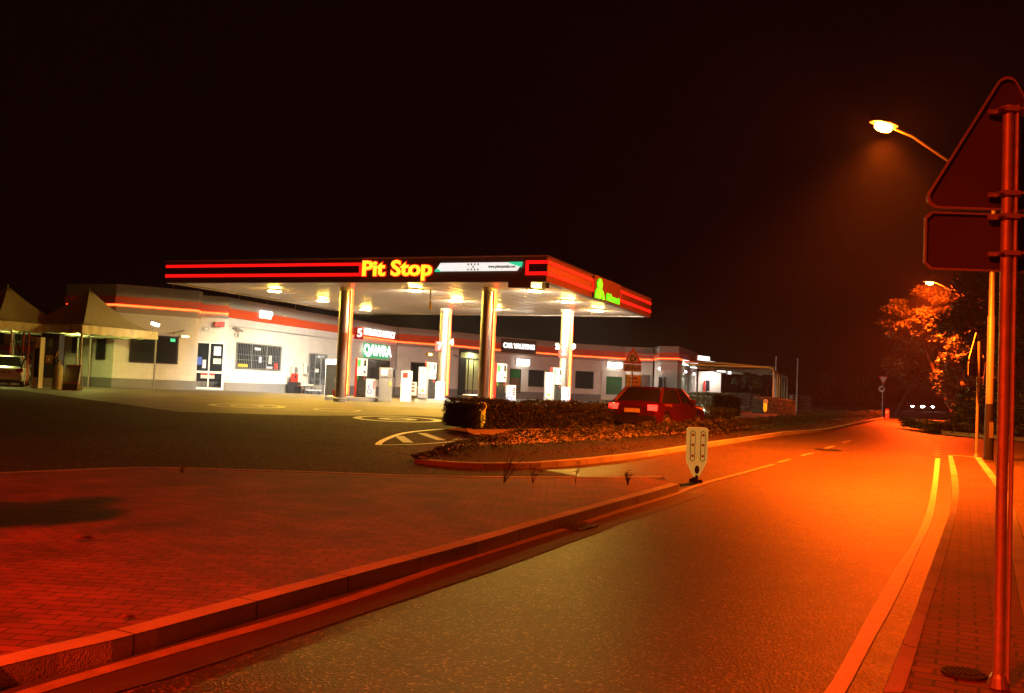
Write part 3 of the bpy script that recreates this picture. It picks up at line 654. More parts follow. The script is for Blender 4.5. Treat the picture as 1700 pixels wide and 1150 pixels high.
# faces as frames
W1, W2, W3, W4 = Fr(A0, A1), Fr(A1, A2), Fr(B0, B1), Fr(C0, C2_)
W5 = [Fr(D[i], D[i + 1]) for i in range(len(D) - 1)]
W6, W7 = Fr(D[-1], E0), Fr(E1, E2_)
def wface(X):
    for f in W5:
        s_ = f.hit(X, 600)[0]
        if 0 <= s_ <= f.L: return f
    return W5[-1]
def window(fr, r, panes=1, bars=0, m='glass', fm='black', frame=.07, o=.0, par=None, name='window'):
    s0, s1, z0, z1 = fr.rect(*r) if len(r) == 4 else r[1:]
    wd = MB(); f = frame
    wd.fb(fr, s0, s1, z1 - f, z1, o + .002, o + .06); wd.fb(fr, s0, s1, z0, z0 + f, o + .002, o + .06)
    wd.fb(fr, s0, s0 + f, z0 + f, z1 - f, o + .002, o + .06); wd.fb(fr, s1 - f, s1, z0 + f, z1 - f, o + .002, o + .06)
    for k in range(1, panes):
        x = s0 + (s1 - s0) * k / panes; wd.fb(fr, x - f * .4, x + f * .4, z0 + f, z1 - f, o + .002, o + .055)
    ob = wd.build(name, fm, par or bld)
    MB().fb(fr, s0 + f, s1 - f, z0 + f, z1 - f, o + .003, o + .02).build('pane', m, ob)
    if bars:
        b_ = MB()
        for k in range(bars):
            x = s0 + f + (s1 - s0 - 2 * f) * (k + .5) / bars; b_.tube([fr.P(x, z0 + f, o + .045), fr.P(x, z1 - f, o + .045)], .011, 5)
        for q in (.35, .55): b_.tube([fr.P(s0 + f, z0 + (z1 - z0) * q, o + .045), fr.P(s1 - f, z0 + (z1 - z0) * q, o + .045)], .014, 5)
        b_.build('security_bars', 'grey', ob)
    return ob, (s0, s1, z0, z1)
def stick(fr, r, m, o0, o1, name, par):
    s0, s1, z0, z1 = fr.rect(*r, o0); return MB().fb(fr, s0, s1, z0, z1, o0, o1).build(name, m, par)
ob, q = window(W2, (215, 556, 296, 603), panes=2)
stick(W2, (283, 562, 291, 567), 'bannergreen', .021, .03, 'open_light', ob)
window(W1, (161, 556, 176, 597)); window(W1, (121, 553, 132, 586))
# entrance: white frame, four panes
ob, (s0, s1, z0, z1) = window(W3, (321, 567, 372, 646), panes=2, fm='white', frame=.10, name='entrance_door', o=.01)
zm = z0 + (z1 - z0) * .36
MB().fb(W3, s0 + .1, s1 - .1, zm - .06, zm + .06, .013, .075).build('rail', 'white', ob)
stick(W3, (326, 592, 335, 605), 'blue', .032, .04, 'poster', ob); stick(W3, (336, 597, 342, 611), 'lilac', .032, .04, 'poster', ob)
stick(W3, (355, 575, 367, 590), 'lilac', .032, .04, 'poster', ob); stick(W3, (354, 595, 367, 604), 'offwhite', .032, .04, 'poster', ob)
stick(W3, (333, 618, 356, 622), 'red', .032, .04, 'poster', ob); stick(W3, (333, 622.5, 356, 628), 'offwhite', .032, .04, 'poster', ob)
# shop window with three panes and bars
ob, q = window(W4, (391, 571, 466, 613.5), panes=3, bars=26, fm='grey')
stick(W4, (423, 577, 433, 581), 'white', .022, .03, 'notice', ob); stick(W4, (430, 592, 434, 602), 'lilac', .022, .03, 'notice', ob)
stick(W4, (446, 590, 451, 604), 'offwhite', .022, .03, 'notice', ob); stick(W4, (442, 608.5, 452, 611.5), 'white', .022, .03, 'notice', ob)
stick(W4, (455, 603, 461, 612), 'red', .022, .03, 'stock', ob); stick(W4, (395, 604, 411, 609), 'yellow', .022, .03, 'stock', ob)
# gated door
ob, (s0, s1, z0, z1) = window(W4, (512, 587, 541, 652), panes=3, bars=12, fm='grey', name='gate_door')
stick(W4, (523, 612, 529, 618), 'white', .065, .075, 'notice', ob)
# plain dark office window and its sign
window(W4, (607, 597, 646, 630), panes=2)
window(wface(703), (681, 602, 726, 642), panes=2, frame=.12)
# big lit glazed opening
f7 = wface(778); s0, s1, z0, z1 = f7.rect(762, 586, 798, 656)
ob = MB().fb(f7, s0 - .12, s0, z0, z1, .002, .12).fb(f7, s1, s1 + .12, z0, z1, .002, .12).fb(f7, s0 - .12, s1 + .12, z1, z1 + .3, .002, .14).build('workshop_opening', 'black', bld)
MB().fb(f7, s0, s1, z0, z1, .003, .02).build('back_wall', 'room', ob)
MB().fb(f7, s0, s0 + .9, z0, z1 - .5, .022, .05).build('dark_door', 'black', ob)
mb = MB(); zz = z0 + (z1 - z0) * .87; mb.fb(f7, s0, s1, zz - .06, zz + .06, .03, .1)
for q in (.38, .62): mb.fb(f7, s0 + (s1 - s0) * q, s0 + (s1 - s0) * q + .07, z0, zz, .03, .08)
mb.build('frame_bars', 'black', ob)
lamp('workshop_lamp', 'AREA', f7.P((s0 + s1) / 2, z1 - .1, .6), 45, (1, 1, .55), bld, size=.5, aim=(*(-f7.n3.xy), -1.2))
f8 = wface(854)
ob, (s0, s1, z0, z1) = window(f8, (846, 612, 864, 652), m='wood', fm='black', name='louvre_door')
MB().fb(f8, s0 + .1, s1 - .1, z0 + (z1 - z0) * .62, z1 - .1, .021, .04).build('green_pane', 'greenglass', ob)
mb = MB()
for k in range(5): x = s0 + .15 + (s1 - s0 - .3) * k / 4; mb.fb(f8, x - .02, x + .02, z0 + .1, z0 + (z1 - z0) * .6, .021, .045)
mb.build('slats', 'roomdark', ob)
window(wface(890), (877, 614, 903, 642)); window(wface(970), (955, 616, 985, 645))
ob, q = window(wface(1016), (998, 616, 1040, 664), panes=1, fm='offwhite', m='greenglass', frame=.55, name='glass_door')
window(wface(1070), (1063, 622, 1079, 650), frame=.05)
window(W6, (1094, 625, 1103, 652))
# right-hand shop front
for r in ((1129, 622, 1139, 667), (1143, 623, 1152, 667)):
    ob, q = window(W7, r, fm='offwhite', m='offwhite', name='shutter_door')
window(W7, (1155, 634, 1159, 664), fm='white', m='glass')
# wall lamps: lens, hood, real light
def walllamp(fr, X, Y, wd, ht, power, label, col=(1, .98, .82), proj=.25):
    s_, z_ = fr.hit(X, Y); p = fr.P(s_, z_, .18); root = empty('wall_light', fr.P(s_, z_ - ht / 2, .01), label, 'wall light')
    MB().fb(fr, s_ - wd / 2, s_ + wd / 2, z_ - ht / 2, z_ + ht / 2, .002, proj - .08).build('housing', 'white', root)
    MB().fb(fr, s_ - wd / 2 + .03, s_ + wd / 2 - .03, z_ - ht / 2 - .02, z_ + ht / 2 - .03, proj - .079, proj).build('lens', 'floodlens', root)
    lamp('wall_light_lamp', 'AREA', fr.P(s_, z_, proj + .03), power, col, root, size=wd * .8, size_y=ht, shape='RECTANGLE', aim=(*(fr.n3.xy), -1.0), spread=R(179))
    return root
walllamp(wface(866), 866, 601, 1.5, .55, 220, 'bright oblong floodlight under the car valeting letters')
walllamp(wface(1019), 1019, 605.5, 1.7, .5, 190, 'bright oblong floodlight over the green glass door')
walllamp(W6, 1098, 611.5, .5, .2, 30, 'small lit lamp above the narrow door near the red end wall')
walllamp(W7, 1135, 616.5, .9, .18, 120, 'left lamp of the pair under the red band over the pale shutters')
walllamp(W7, 1149, 620, .9, .18, 120, 'right lamp of the pair under the red band over the pale shutters')
# lit lettering
def sign_letters(body, fr, X0, X1, Y, size, label, m='signwhite', bold=.02, o=.2, panel=None):
    s0 = fr.hit(X0, Y)[0]; s1 = fr.hit(X1, Y)[0]; z_ = fr.hit((X0 + X1) / 2, Y)[1]
    root = empty('letter_sign', fr.P((s0 + s1) / 2, z_ - size / 2, o), label, 'sign')
    t = text(body, 'letters', m, root, fr.P((s0 + s1) / 2, z_, o + .03), fr.d3, (0, 0, 1), size, ext=.02, bold=bold)
    wid = max(v.co.xy.dot(fr.d) for v in t.data.vertices) - min(v.co.xy.dot(fr.d) for v in t.data.vertices)
    k = (s1 - s0) / wid
    for v in t.data.vertices:
        c = v.co.xy.dot(fr.d); v.co.x += fr.d.x * c * (k - 1); v.co.y += fr.d.y * c * (k - 1)
    if panel: MB().fb(fr, s0 - .25, s1 + .25, z_ - panel / 2, z_ + panel / 2, o - .02, o).build('panel', 'fasciabrown', root)
    return root
sign_letters('SHOP', W4, 425.5, 447.5, 523, .62, 'white lit SHOP letters on the orange band over the shop window', bold=.035)
sign_letters('INSURANCE AGENCY', W4, 597, 652, 553.5, .66, 'white lit INSURANCE AGENCY letters above the green lit board', bold=.03, o=.18)
sign_letters('CAR VALETING', wface(866), 833, 885, 575, .62, 'white lit CAR VALETING letters over the middle of the building', bold=.025, o=.2, panel=1.3)
# green lit board
s0, s1, z0, z1 = W4.rect(607, 571, 646.5, 594.5, .2)
gb = empty('green_lit_board', W4.P((s0 + s1) / 2, z0, .1), 'green lit board with pale lettering above the dark office window', 'sign')
MB().fb(W4, s0, s1, z0, z1, .03, .2).build('panel', 'greenpanel', gb)
t = text('QAWRA', 'letters', 'signwhite', gb, W4.P((s0 + s1) / 2, (z0 + z1) / 2, .215), W4.d3, (0, 0, 1), (z1 - z0) * .98, ext=.01, wx=(s1 - s0) / (z1 - z0) * .31, bold=.05)
# small things on the walls
def gadget(fr, X, Y, dims, m, label, cat, name, m2=None):
    s_, z_ = fr.hit(X, Y); w_, h_, d_ = dims; root = empty(name, fr.P(s_, z_ - h_ / 2, 0), label, cat)
    MB().fb(fr, s_ - w_ / 2, s_ + w_ / 2, z_ - h_ / 2, z_ + h_ / 2, .02, d_).build('body', m, root)
    if m2: MB().fb(fr, s_ - w_ * .35, s_ + w_ * .35, z_ - h_ * .35, z_ + h_ * .3, d_, d_ + .03).build('face', m2, root)
    return root
for X, lb in ((360, 'left red beacon of the pair over the shop entrance'), (368, 'right red beacon of the pair over the shop entrance')):
    gadget(W3, X, 538.5, (.26, .28, .3), 'red', lb, 'beacon', 'red_beacon', 'exitred')
gadget(W3, 342, 546, (.3, .14, .12), 'grey', 'small oval grey sensor over the shop entrance glass', 'sensor', 'wall_sensor', 'white')
def cctv(fr, X, Y, label, a=1):
    s_, z_ = fr.hit(X, Y); root = empty('security_camera', fr.P(s_, z_, 0), label, 'security camera')
    MB().tube([fr.P(s_, z_ - .02, .01), fr.P(s_ + a * .12, z_, .25)], .02, 6).build('bracket', 'grey', root)
    p, q = fr.P(s_ - a * .05, z_ + .06, .22), fr.P(s_ + a * .5, z_ - .12, .42); MB().tube([p, q], .06, 8).build('body', 'galv', root)
cctv(W4, 385, 545, 'grey security camera at the corner of the white shop wall'); cctv(W2, 303, 550.5, 'grey security camera high on the brown left block', -1)
cctv(wface(755), 752, 590, 'grey security camera left of the lit workshop opening')
gadget(W4, 391, 556, (.22, .3, .14), 'offwhite', 'small pale siren box beside the corner security camera', 'siren', 'siren_box', 'grey')
gadget(W2, 306.5, 558.5, (.5, .16, .2), 'offwhite', 'small pale lamp box above the corner of the brown block window', 'lamp', 'lamp_box', 'tinylight')
gadget(W4, 487, 613, (.55, .5, .2), 'offwhite', 'pale meter box on the white wall over the red jerrycan', 'box', 'meter_box', 'grey')
gadget(W4, 505.5, 612, (.3, .75, .25), 'offwhite', 'narrow intercom box left of the barred gate door', 'box', 'intercom_box', 'grey')
gadget(W5[0], 711, 588, (.5, .3, .3), 'yellow', 'yellow oblong lamp on the wall behind the number seven pump', 'lamp', 'bulkhead_lamp', 'tinylight')
# thin posts on the roof
for i, (X, Y0, Y1) in enumerate(((287.5, 468, 480), (397, 488, 497), (443, 497, 507), (490, 504, 517))):
    fr = W2 if i == 0 else W4
    s_, z_ = fr.hit(X, Y1, -.2); z2 = fr.hit(X, Y0, -.2)[1]
    mb = MB(); mb.tube([fr.P(s_, z_ - .1, -.2), fr.P(s_, z2, -.2)], .03, 6); mb.lathe(fr.P(s_, z2, -.2), [(.03, 0), (.05, .02), (.02, .06)], 8)
    mb.build('roof_post', 'galv', label=['short pale post on the roof of the left block', 'first short post on the shop roof counted from the entrance', 'middle short post on the shop roof', 'short post at the step of the shop roof'][i], cat='post', group='short posts along the roof edge')
# end shop: return wall, awning, blank lit signs
Pw = g(1182, 671); e2 = Vector((E2_.x, E2_.y)); e3 = e2 + Vector((2.6, -.4)); W8 = Fr(e2 + Vector((.3, -.6)), e3)
ax = empty('end_kiosk', (e3.x - 1, e3.y, .3), 'small pale kiosk with glazed door at the right end of the station', 'kiosk')
MB().ribbon([e2 + Vector((.1, -.5)), e3, e3 + Vector((.3, 4))], GB, 4.0, -.25, 0).build('wall', 'offwhite', ax)
MB().ribbon([e2 + Vector((-.4, -2.2)), e3 + Vector((2.0, -1.2)), e3 + Vector((2.6, 3))], 4.25, 4.65, -3.2, 0).build('awning', 'bandred', ax)
window(W8, (1170, 630, 1179, 650), par=ax, fm='offwhite'); stick(W8, (1168, 632, 1171, 650), 'red', .07, .08, 'poster', ax)
lamp('kiosk_lamp', 'AREA', W8.P(1.1, 4.1, .9), 160, (1, .8, .75), ax, size=.8, aim=(0, .25, -1))
def litpanel(X0, Y0, X1, Y1, y, label, h=None, rz=None):
    p, q = aty(X0, (Y0 + Y1) / 2, y), aty(X1, (Y0 + Y1) / 2, y + (X1 - X0) * .12); fr = Fr(p, q); zc = (p.z + q.z) / 2; hh = (Y1 - Y0) * y / FPX / 2 * (h or 1)
    root = empty('lit_sign_board', (p.x, p.y, zc - hh), label, 'sign', None)
    MB().fb(fr, 0, fr.L, zc - hh, zc + hh, 0, .03).build('face', 'signwhite', root)
    MB().fb(fr, -.05, fr.L + .05, zc - hh - .05, zc + hh + .05, -.16, -.002).build('case', 'grey', root)
litpanel(1133, 597.5, 1143.5, 606.5, 92, 'left board of the two white lit boards over the pale shutters')
litpanel(1146, 602, 1158, 611, 95, 'right board of the two white lit boards over the pale shutters')
litpanel(1158.5, 591, 1178, 598.5, 96, 'large white lit board slanting at the top of the end block')
litpanel(1178.5, 600, 1188, 602.6, 98, 'thin white lit board just right of the large slanting board')
litpanel(1190, 613, 1204, 617.5, 92, 'long white lit board on the edge of the red awning')
litpanel(1208.5, 616.5, 1213.5, 620.8, 93, 'square white lit board at the tip of the red awning')
# =============== WORKSHOP ANNEX LEFT ===============
an = empty('workshop_annex', (-27, 54, .5), 'low orange workshop wall with dark windows behind the left tent', 'building')
a0, a1 = Vector((-40, 55)), Vector((A0.x - .2, A0.y + 3.5)); WA = Fr(a0, a1)
MB().ribbon([a0, a1], GB, 4.0, -.3, 0).build('wall', 'wall', an); MB().ribbon([a0, a1], 2.35, 2.6, .001, .06).build('red_rail', 'bandred', an)
MB().ribbon([a0, a1], GB, 1.3, .001, .04).build('plinth', 'plinth', an)
for r in ((-3, 550, 7, 572), (18, 551, 37, 567), (60, 552, 68, 568)): window(WA, r, par=an)
# =============== TENTS OVER THE LEFT PUMPS ===============
def tent(cx_, cy_, hw, hd, rz, zeave, zap, label, posts):
    zb = Z(cy_); root = empty('tent_canopy', (cx_, cy_, zb), label, 'tent', 'peaked canvas tents over the left pumps'); m_ = rotm(rz)
    def P(x, y, z): q = m_ @ Vector((x, y, 0)); return Vector((cx_ + q.x, cy_ + q.y, z))
    mb = MB(); n = 14; C = [(-hw, -hd), (hw, -hd), (hw, hd), (-hw, hd)]
    rings = []
    for k in range(n + 1):
        t = k / n; sc_ = (1 - t) ; h = zeave + (zap - zeave) * (t ** 1.55)
        row = []
        for i in range(4):
            for j in range(6):
                a_, b_ = C[i], C[(i + 1) % 4]; f = j / 6; x = a_[0] + (b_[0] - a_[0]) * f; y = a_[1] + (b_[1] - a_[1]) * f
                sag = -.10 * math.sin(math.pi * f) * t * (1 - t) * 4
                row.append(P(x * (sc_ * .97 + .03), y * (sc_ * .97 + .03), h + sag))
        rings.append(row)
    v = [p for r_ in rings for p in r_]; m2 = 24
    f = [(k * m2 + i, k * m2 + (i + 1) % m2, (k + 1) * m2 + (i + 1) % m2, (k + 1) * m2 + i) for k in range(n) for i in range(m2)]
    mb.add(v, f); o = mb.build('canvas_roof', 'canvas', root, smooth=True)
    sd = o.modifiers.new('thick', 'SOLIDIFY'); sd.thickness = .012
    mb = MB(); N_ = 40
    for i in range(4):
        a_, b_ = C[i], C[(i + 1) % 4]
        for j in range(N_):
            q = []
            for f_ in (j / N_, (j + 1) / N_):
                x = a_[0] + (b_[0] - a_[0]) * f_; y = a_[1] + (b_[1] - a_[1]) * f_; wv = 1 + .008 * math.sin(f_ * 60)
                q.append((x * wv, y * wv))
            dz = .36 + .02 * math.sin(j * .8)
            mb.add([P(*q[0], zeave + .03), P(*q[1], zeave + .03), P(*q[1], zeave - dz), P(*q[0], zeave - dz)], [(0, 1, 2, 3)])
    o = mb.build('valance', 'valance', root); sd = o.modifiers.new('thick', 'SOLIDIFY'); sd.thickness = .01
    MB().tube([P(0, 0, zap - .2), P(0, 0, zap + .15)], .03, 8).build('finial', 'galv', root)
    mb = MB(); mb.tube([P(-hw, -hd, zap - .02) * 0 + P(0, 0, zap - .25), P(0, 0, zeave - .4)], .025, 6); mb.tube([P(-hw, 0, zeave - .38), P(hw, 0, zeave - .38)], .03, 6); mb.build('mast', 'grey', root)
    for x, y in posts:
        MB().tube([P(x, y, zb), P(x, y, zeave)], .045, 8).build('leg', 'galv', root)
TA = R(66); HS = 2.3
def tent_at(X, Y, d, ap, label):
    N = aty(X, Y, d); ca, sa = math.cos(TA), math.sin(TA)
    c = Vector((N.x, N.y)) + Vector((ca - sa, sa + ca)) * HS
    tent(c.x, c.y, HS, HS, TA, N.z - .03, ap, label, [(-HS + .05, -HS + .05), (HS - .05, -HS + .05), (HS - .05, HS - .05), (-HS + .05, HS - .05)])
    return c, N.z
tc1, te1 = tent_at(137, 539, 42.5, aty(141, 482, 45.4).z, 'right peaked canvas tent with a pale valance in front of the brown block')
tc2, te2 = tent_at(-9, 531, 41.3, aty(0, 476, 44).z, 'left peaked canvas tent cut by the picture edge over the silver car')
def underlight(c, z, label, pw=130):
    root = empty('tent_lamp', (c.x, c.y, z), label, 'lamp')
    MB().box((c.x, c.y, z + .06), (.5, .2, .08)).build('housing', 'white', root); MB().box((c.x, c.y, z - .0), (.44, .15, .04)).build('lens', 'floodlens', root)
    lamp('tent_lamp_light', 'AREA', (c.x, c.y, z - .06), pw, (.93, 1, .22), root, size=.35, aim=(0, 0, -1), spread=R(180))
underlight(tc1, te1 + .35, 'lamp hanging under the right peaked tent', 170); underlight(tc2, te2 + .35, 'lamp hanging under the left peaked tent')
# floodlight on the corner post of the right tent
p = aty(258, 538, 44.8); root = empty('post_floodlight', (p.x, p.y, p.z - .1), 'small white floodlight on the right corner of the right tent', 'floodlight')
MB().box(p, (.34, .2, .14), 0, 0, .3).build('lens', 'floodlens', root); MB().box((p.x, p.y + .02, p.z + .1), (.4, .26, .05), 0, 0, .3).build('housing', 'grey', root)
MB().tube([(p.x, p.y + .1, p.z), (p.x - .25, p.y + .25, p.z - .25)], .02, 6).build('bracket', 'grey', root)
lamp('post_floodlight_lamp', 'POINT', (p.x, p.y - .25, p.z - .2), 45, (1, .62, .2), root, size=.1)
# =============== PUMPS ===============
def make_pump(label, group):
    root = empty('fuel_pump', (0, 0, 0), label, 'fuel pump', group)
    b = MB().b2((-.47, -.24, 0), (-.38, .24, 1.82)).build('side_panel', 'red', root, bevel=.012)
    h = MB().b2((-.375, -.25, .98), (.06, .25, 1.78)).build('display_head', 'white', root, bevel=.015)
    MB().b2((-.36, -.256, 1.42), (-.22, -.251, 1.72)).build('green_badge', 'green', h)
    m = MB()
    for r_ in range(3): m.b2((-.20, -.256, 1.44 + r_ * .1), (-.10, -.251, 1.51 + r_ * .1))
    m.build('price_display', 'screen', h)
    MB().b2((-.07, -.256, 1.44), (.03, -.251, 1.72)).build('keypad', 'black', h)
    m = MB(); m.box((-.03, -.256, 1.18), (.13, .01, .07), 0, 0, .6); m.box((.0, -.256, 1.14), (.05, .01, .09)); m.build('logo', 'black', h)
    nb = MB().b2((-.375, -.17, .0), (.03, .22, .975)).build('hose_bay', 'rubber', root)
    for k in range(4):
        x = -.32 + k * .095
        hs = MB().tube([(x, -.20, .93), (x + .01, -.33, .75), (x + .02, -.36, .45), (x + .03, -.34, .18), (x + .05, -.28, .06), (x + .07, -.22, .12), (x + .08, -.19, .5)], .017, 6).build('hose', 'black', root, smooth=True)
        MB().box((x, -.25, .86), (.035, .13, .07), 0, .7).box((x, -.30, .93), (.028, .03, .14), 0, .5).build('nozzle', ['green', 'black', 'black', 'red'][k], hs)
    c = MB().b2((.07, -.25, 0), (.50, .25, .86)).build('cabinet', 'white', root, bevel=.015)
    MB().b2((.08, -.256, .05), (.49, -.251, .83)).build('print', 'lilac', c)
    m = MB()
    for r_ in range(4): m.b2((.38, -.261, .42 + r_ * .09), (.46, -.257, .48 + r_ * .09))
    m.build('price_rows', 'red', c)
    m = MB(); n = 20
    for k in range(n):
        a, b2_ = k * 2 * math.pi / n, (k + 1) * 2 * math.pi / n
        m.add([(.24 + r_ * math.cos(t_), -.2585, .28 + r_ * math.sin(t_)) for r_, t_ in ((.07, a), (.11, a), (.11, b2_), (.07, b2_))], [(0, 1, 2, 3)])
    m.box((.2, -.258, .5), (.05, .002, .16), 0, 0, .3); m.build('emblem', 'blue', c)
    return root
ang = -.393 * .35
def gxy(X, Y): p = g(X, Y); return p
pump0 = make_pump('fuel pump with red side standing right of the front left steel column', 'fuel pumps on the islands')
pspecs = [(605, 653, 43.4, pump0), (720, 661, 46.6, None), (836, 668, 41.4, None), (928, 668, 46.5, None)]
plab = ['fuel pump with red side standing right of the front left steel column', 'fuel pump beside the tall warning board and the rear left column', 'fuel pump partly behind the hedge right of the front middle column', 'fuel pump beside the rear right column behind the hedge']
islands = []
for i, (X, Y, d, o) in enumerate(pspecs):
    o = o or copy_tree(pump0); p = aty(X, Y, d); zb = Z(d) + .2; o.location = (p.x, p.y, zb); o.rotation_euler = (0, 0, .10); o['label'] = plab[i]; o['group'] = 'fuel pumps on the islands'
# islands: raised concrete plinths
def island(X0, X1, d, dep, label, h=.2, col=None):
    p, q = aty(X0, 660, d), aty(X1, 660, d + .1 * (X1 - X0) * d / FPX); zb = Z(d); mb = MB()
    fr = Fr(p, q); mb.fb(fr, 0, fr.L, zb - .05, zb + h, -dep, 0)
    r_ = empty('pump_island', (p.x, p.y, zb), label, 'pump island'); mb.build('plinth', 'concrete', r_, bevel=.03)
    MB().fb(fr, -.004, fr.L + .004, zb + .03, zb + h - .05, .001, .012).build('edge_guard', 'galv', r_)
island(539, 627, 43.0, 1.9, 'low concrete island under the number five pump and front left column')
island(689, 746, 46.0, 1.8, 'low concrete island under the number seven pump and warning board')
island(776, 852, 40.3, 2.0, 'low concrete island under the pump behind the left end of the hedge')
island(893, 958, 45.6, 2.0, 'low concrete island under the rear right column and its pump')
# pump number boxes on the columns
for (ci, X, Y, ch, lb, side) in ((0, 596, 553, '5', 'red number box with a pale 5 on the front left column', 1), (1, 813, 566, '6', None, 1), (2, 729, 574.5, '7', 'red number box with a pale 7 on the rear left column', -1), (3, 934, 584.5, '3', 'red number box with a pale 3 on the rear right column', -1)):
    if lb is None: continue
    c = cols[ci]; d = c.y - .35; p = aty(X, Y, d); root = empty('number_box', (p.x, p.y, p.z - .25), lb, 'sign', 'number boxes on the columns')
    MB().box((p.x, p.y, p.z), (.40, .16, .52)).build('box', 'red', root, bevel=.02)
    text(ch, 'digit', 'signwhite', root, (p.x + .05, p.y - .09, p.z), (1, 0, 0), (0, 0, 1), .5, ext=.004, bold=.012)
for (X, Y, d, ch, lb) in ((750, 568, 46, '4', 'small pale lit 4 on the right of the rear left column'), (925.5, 575, 46, '2', 'small pale lit 2 on the left of the rear right column'), (952.5, 576, 46, '9', 'small pale lit 9 on the right of the rear right column')):
    p = aty(X, Y, d); root = empty('number_plate', (p.x, p.y, p.z - .12), lb, 'sign', 'number plates on the columns')
    text(ch, 'digit', 'signwhite', root, (p.x, p.y - .02, p.z), (1, 0, 0), (0, 0, 1), .36, ext=.006, bold=.02)
    MB().tube([(p.x, p.y + .02, p.z), (p.x + (-.35 if X > 940 or X < 800 else .35) * .6, p.y + .3, p.z)], .012, 6).build('arm', 'grey', root)
# tall warning boards
def board(X, Yb, d, w_, h, label):
    p = aty(X, Yb, d); root = empty('warning_board', (p.x, p.y, p.z), label, 'sign', 'tall warning boards beside the pumps')
    MB().box((p.x, p.y, p.z + h / 2), (w_, .22, h)).build('case', 'grey', root, bevel=.015)
    f = MB().box((p.x - .02, p.y - .115, p.z + h * .56), (w_ * .62, .01, h * .78)).build('panel', 'bannerlit', root)
    m = MB(); t = .09; m.prism([(-t, -t * .8), (t, -t * .8), (0, t)], (p.x - .02, p.y - .121, p.z + h * .87), (1, 0, 0), (0, 0, 1), (0, -1, 0), .004)
    m.box((p.x - .02, p.y - .123, p.z + h * .25), (w_ * .42, .004, .14)); m.build('yellow_marks', 'yellow', f)
    m = MB()
    for k in range(5): m.box((p.x - .02, p.y - .123, p.z + h * (.74 - k * .085)), (.13, .004, .022), 0, 0, .6); m.box((p.x - .02, p.y - .123, p.z + h * (.70 - k * .085)), (.10, .004, .018), 0, 0, .6)
    m.build('lettering', 'grey', f)
board(701.5, 661, 46.0, .5, 1.55, 'tall board with yellow triangle and slanting marks left of the number seven pump')
board(911, 667, 46.0, .5, 1.45, 'tall board with yellow triangle and marks above the hedge near the rear right column')
# payment machines
def machine(X, Yb, d, w_, h, head, m_, label, m2='grey', parts=()):
    p = aty(X, Yb, d); root = empty('payment_machine', (p.x, p.y, p.z), label, 'machine')
    MB().box((p.x, p.y, p.z + h * .35), (w_, .4, h * .7)).build('body', m_, root, bevel=.02)
    hd = MB().box((p.x, p.y, p.z + h * .85), (w_ * head, .45, h * .3)).build('head', m2, root, bevel=.03)
    MB().box((p.x - w_ * .1, p.y - .23, p.z + h * .86), (w_ * .5, .01, h * .18)).build('screen', parts[0] if parts else 'lilac', hd)
    return p, root
p, r_ = machine(639, 666, 43, .58, 1.55, 1.05, 'galv', 'grey payment machine with a rounded side between the islands')
MB().lathe((p.x + .34, p.y - .05, p.z + 1.3), [(.0, 0), (.19, .01), (.21, .09), (.0, .1)], 20, Matrix.Rotation(R(90), 3, 'Y')).build('hose_reel', 'black', r_)
MB().box((p.x + .22, p.y - .21, p.z + .82), (.1, .01, .16)).build('sticker', 'yellow', r_)
p, r_ = machine(673.5, 666.5, 43, .48, 1.42, 1.0, 'white', 'white payment machine with a red square left of the warning board', 'white', ('red',))
MB().box((p.x + .33, p.y + .02, p.z + .62), (.26, .34, .6)).build('side_box', 'offwhite', r_); 
m = MB()
for k in range(3): m.box((p.x + .33, p.y - .16, p.z + .82 - k * .16), (.15, .01, .1))
m.build('notices', 'wood', r_)
# things along the shop wall
def at_wall(fr, X, Yb, out):
    s_ = fr.hit(X, Yb, out)[0]; q = fr.P(s_, 0, out); return Vector((q.x, q.y, Z(q.y)))
def crate(fr, X, Yb, out, dims, m_, label, cat, name, top=None, zoff=0):
    p = at_wall(fr, X, Yb, out); p.z += zoff; root = empty(name, p, label, cat)
    MB().box((p.x, p.y, p.z + dims[2] / 2), dims, fr.rz).build('body', m_, root, bevel=.02)
    if top: MB().box((p.x, p.y, p.z + dims[2] + .03), (dims[0] * 1.04, dims[1] * 1.04, .06), fr.rz).build('lid', top, root)
    return p, root
p, r_ = crate(W4, 487.5, 655, .6, (.9, .45, .72), 'black', 'black storage chest against the plinth under the red can', 'chest', 'storage_chest', 'rubber')
q = p.copy(); q.z += .785; root = empty('fuel_can', q, 'red upright fuel can standing on the black chest', 'can')
MB().box((q.x, q.y, q.z + .28), (.5, .28, .56), W4.rz).build('body', 'red', root, bevel=.04); MB().lathe((q.x + .08, q.y - .05, q.z + .56), [(.05, 0), (.05, .07)], 12).build('cap', 'black', root)
MB().box((q.x + .1, q.y - .16, q.z + .35), (.2, .02, .2), W4.rz).build('label_patch', 'black', root)
p = at_wall(W4, 502, 655, .8); root = empty('low_table', p, 'low wooden table with dark legs between the chest and the barred door', 'table')
MB().box((p.x, p.y, p.z + .55), (1.5, .7, .06), W4.rz).build('table_top', 'wood', root); MB().box((p.x + .3, p.y - .1, p.z + .64), (.9, .4, .12), W4.rz).build('folded_sheet', 'offwhite', root)
for a in (-.65, .65):
    for b in (-.28, .28): MB().tube([(p.x + a * math.cos(W4.rz) - b * math.sin(W4.rz), p.y + a * math.sin(W4.rz) + b * math.cos(W4.rz), p.z), (p.x + a * math.cos(W4.rz) - b * math.sin(W4.rz), p.y + a * math.sin(W4.rz) + b * math.cos(W4.rz), p.z + .52)], .03, 6).build('leg', 'black', root)
p = at_wall(W4, 520, 656, 1.2); root = empty('hand_trolley', p, 'flat dark hand trolley in front of the barred door', 'trolley')
